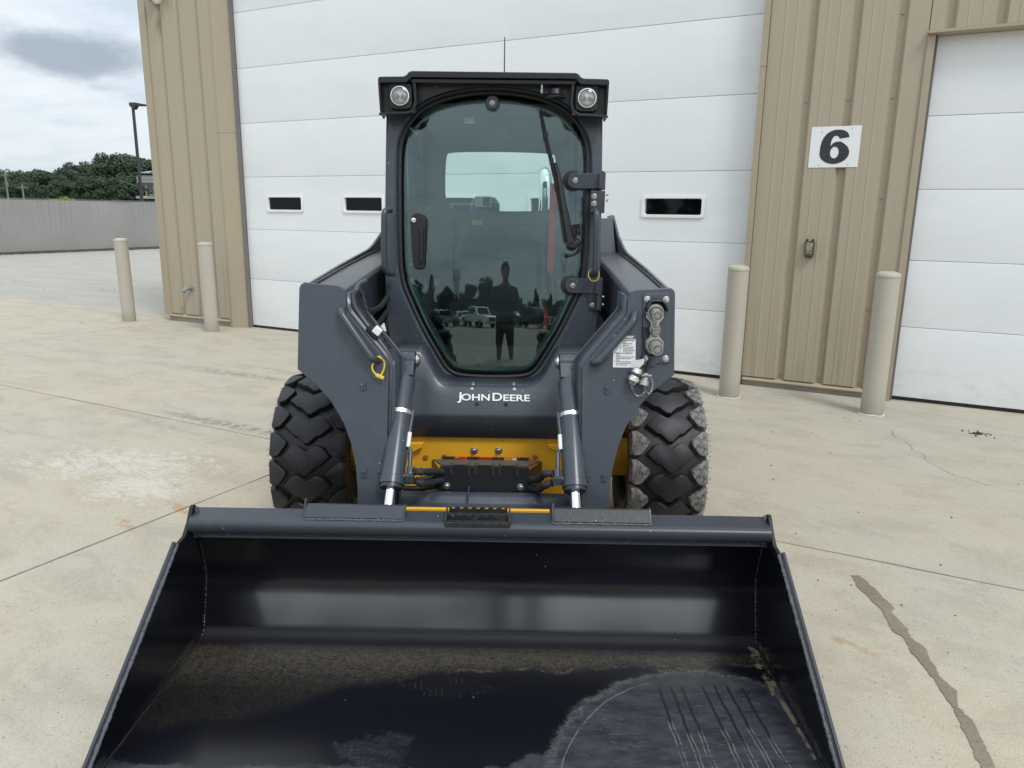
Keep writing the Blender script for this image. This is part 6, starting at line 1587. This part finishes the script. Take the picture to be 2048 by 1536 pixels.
vehicle('pickup', -2.75, -25, R(232), carw, 'white pickup truck mirrored in the cab glass left of the photographer', 'pickup', 'pickup_truck')
vehicle('car', -5.3, -28, R(250), carw, 'small white hatchback mirrored in the cab glass left of the white pickup', 'car', 'parked_car')
vehicle('car', -7.1, -24, R(120), cars, 'silver car with red tail lights mirrored at the left of the cab glass', 'car', 'parked_car')
vehicle('pickup', 4.1, -25, R(222), card, 'dark pickup truck mirrored in the cab glass right of the photographer', 'pickup', 'pickup_truck')
vehicle('car', 1.9, -31, R(255), card, 'dark car mirrored in the cab glass half behind the photographer', 'car', 'parked_car')


# the photographer, standing behind the phone
def skin_body(name, J, E, m_, parent, sub=2):
    me = bpy.data.meshes.new(name); me.from_pydata([j[:3] for j in J], E, []); me.materials.append(m_)
    o = link(name, me, parent); sk = o.modifiers.new('skin', 'SKIN'); sk.use_smooth_shade = True
    for i, j in enumerate(J):
        r_ = j[3]; me.skin_vertices[0].data[i].radius = (r_, r_) if not isinstance(r_, tuple) else r_
    me.skin_vertices[0].data[0].use_root = True
    ss = o.modifiers.new('sub', 'SUBSURF'); ss.levels = sub; ss.render_levels = sub; return o


pe = thing('person', 'standing person in a dark hooded jacket holding up a phone, mirrored in the cab glass', 'person', (0, 0, 0), 0, (.13, -.42, 0))
# faces +Y (towards the loader)
J = [(0, 0, .90, (.19, .15)), (0, .01, 1.08, (.20, .15)), (0, .015, 1.25, (.21, .15)), (0, .0, 1.40, (.18, .12)), (0, .005, 1.49, .062), (0, .02, 1.56, .060),
     (-.20, 0, 1.40, .085), (-.29, .06, 1.15, .072), (-.13, .30, 1.33, .05), (-.07, .355, 1.415, .034),
     (.20, 0, 1.40, .085), (.29, .06, 1.15, .072), (.13, .30, 1.33, .05), (.07, .355, 1.415, .034),
     (-.10, 0, .80, .105), (-.115, .02, .48, .078), (-.12, -.01, .10, .045), (-.125, .12, .045, .045), (.10, 0, .80, .105), (.12, -.04, .48, .078), (.14, -.10, .10, .045), (.15, .03, .045, .045)]
Ed = [(0, 1), (1, 2), (2, 3), (3, 4), (4, 5), (3, 6), (6, 7), (7, 8), (8, 9), (3, 10), (10, 11), (11, 12), (12, 13), (0, 14), (14, 15), (15, 16), (16, 17), (0, 18), (18, 19), (19, 20), (20, 21)]
skin_body('clothed_body', J, Ed, jacket, pe)
m = MB(); m.sphere((0, .045, 1.655), .1, 20, 14, (.78, .96, 1.22)); m.sphere((0, .145, 1.645), .018, 8, 6, (.8, 1, 1.3)); 
for s in (-1, 1): m.sphere((s*.078, .035, 1.65), .026, 8, 6, (.4, .7, 1.1))
hd3 = obj('head', m, skin_m, pe, smooth=180)
m = MB(); m.sphere((0, .030, 1.685), .108, 20, 12, (.82, .96, 1.1)); obj('hood', m, jacket, hd3, smooth=180)
m = MB()
for s in (-1, 1): m.sphere((s*.032, .133, 1.67), .011, 8, 6)
m.box((-.024, .136, 1.605), (.024, .141, 1.611)); obj('face_features', m, hair_m, hd3, kind='stuff')
for s in (-1, 1):
    hj = [(s*.075, .345, 1.42, .028), (s*.06, .362, 1.455, .030), (s*.05, .368, 1.49, .026)]
    he = [(0, 1), (1, 2)]
    for k in range(4):
        z0 = 1.455+.017*k; i0 = len(hj); hj += [(s*.052, .355, z0, .010), (s*.047, .338, z0+.004, .009), (s*.028, .336, z0+.006, .008)]; he += [(1 if k < 2 else 2, i0), (i0, i0+1), (i0+1, i0+2)]
    i0 = len(hj); hj += [(s*.055, .376, 1.455, .011), (s*.035, .382, 1.465, .009)]; he += [(1, i0), (i0, i0+1)]
    skin_body('hand', hj, he, skin_m, pe, 1)
ph_ = MB(); ph_.prism([(x, -.058, 1.475+z) for x, z in [(.13+a, b) for a, b in rrect(.074, .150, .012)]], (0, -.009, 0))
tag(obj('phone', ph_, blk_plastic, bevel=.002), 'black phone held upright in both hands of the photographer', 'phone')
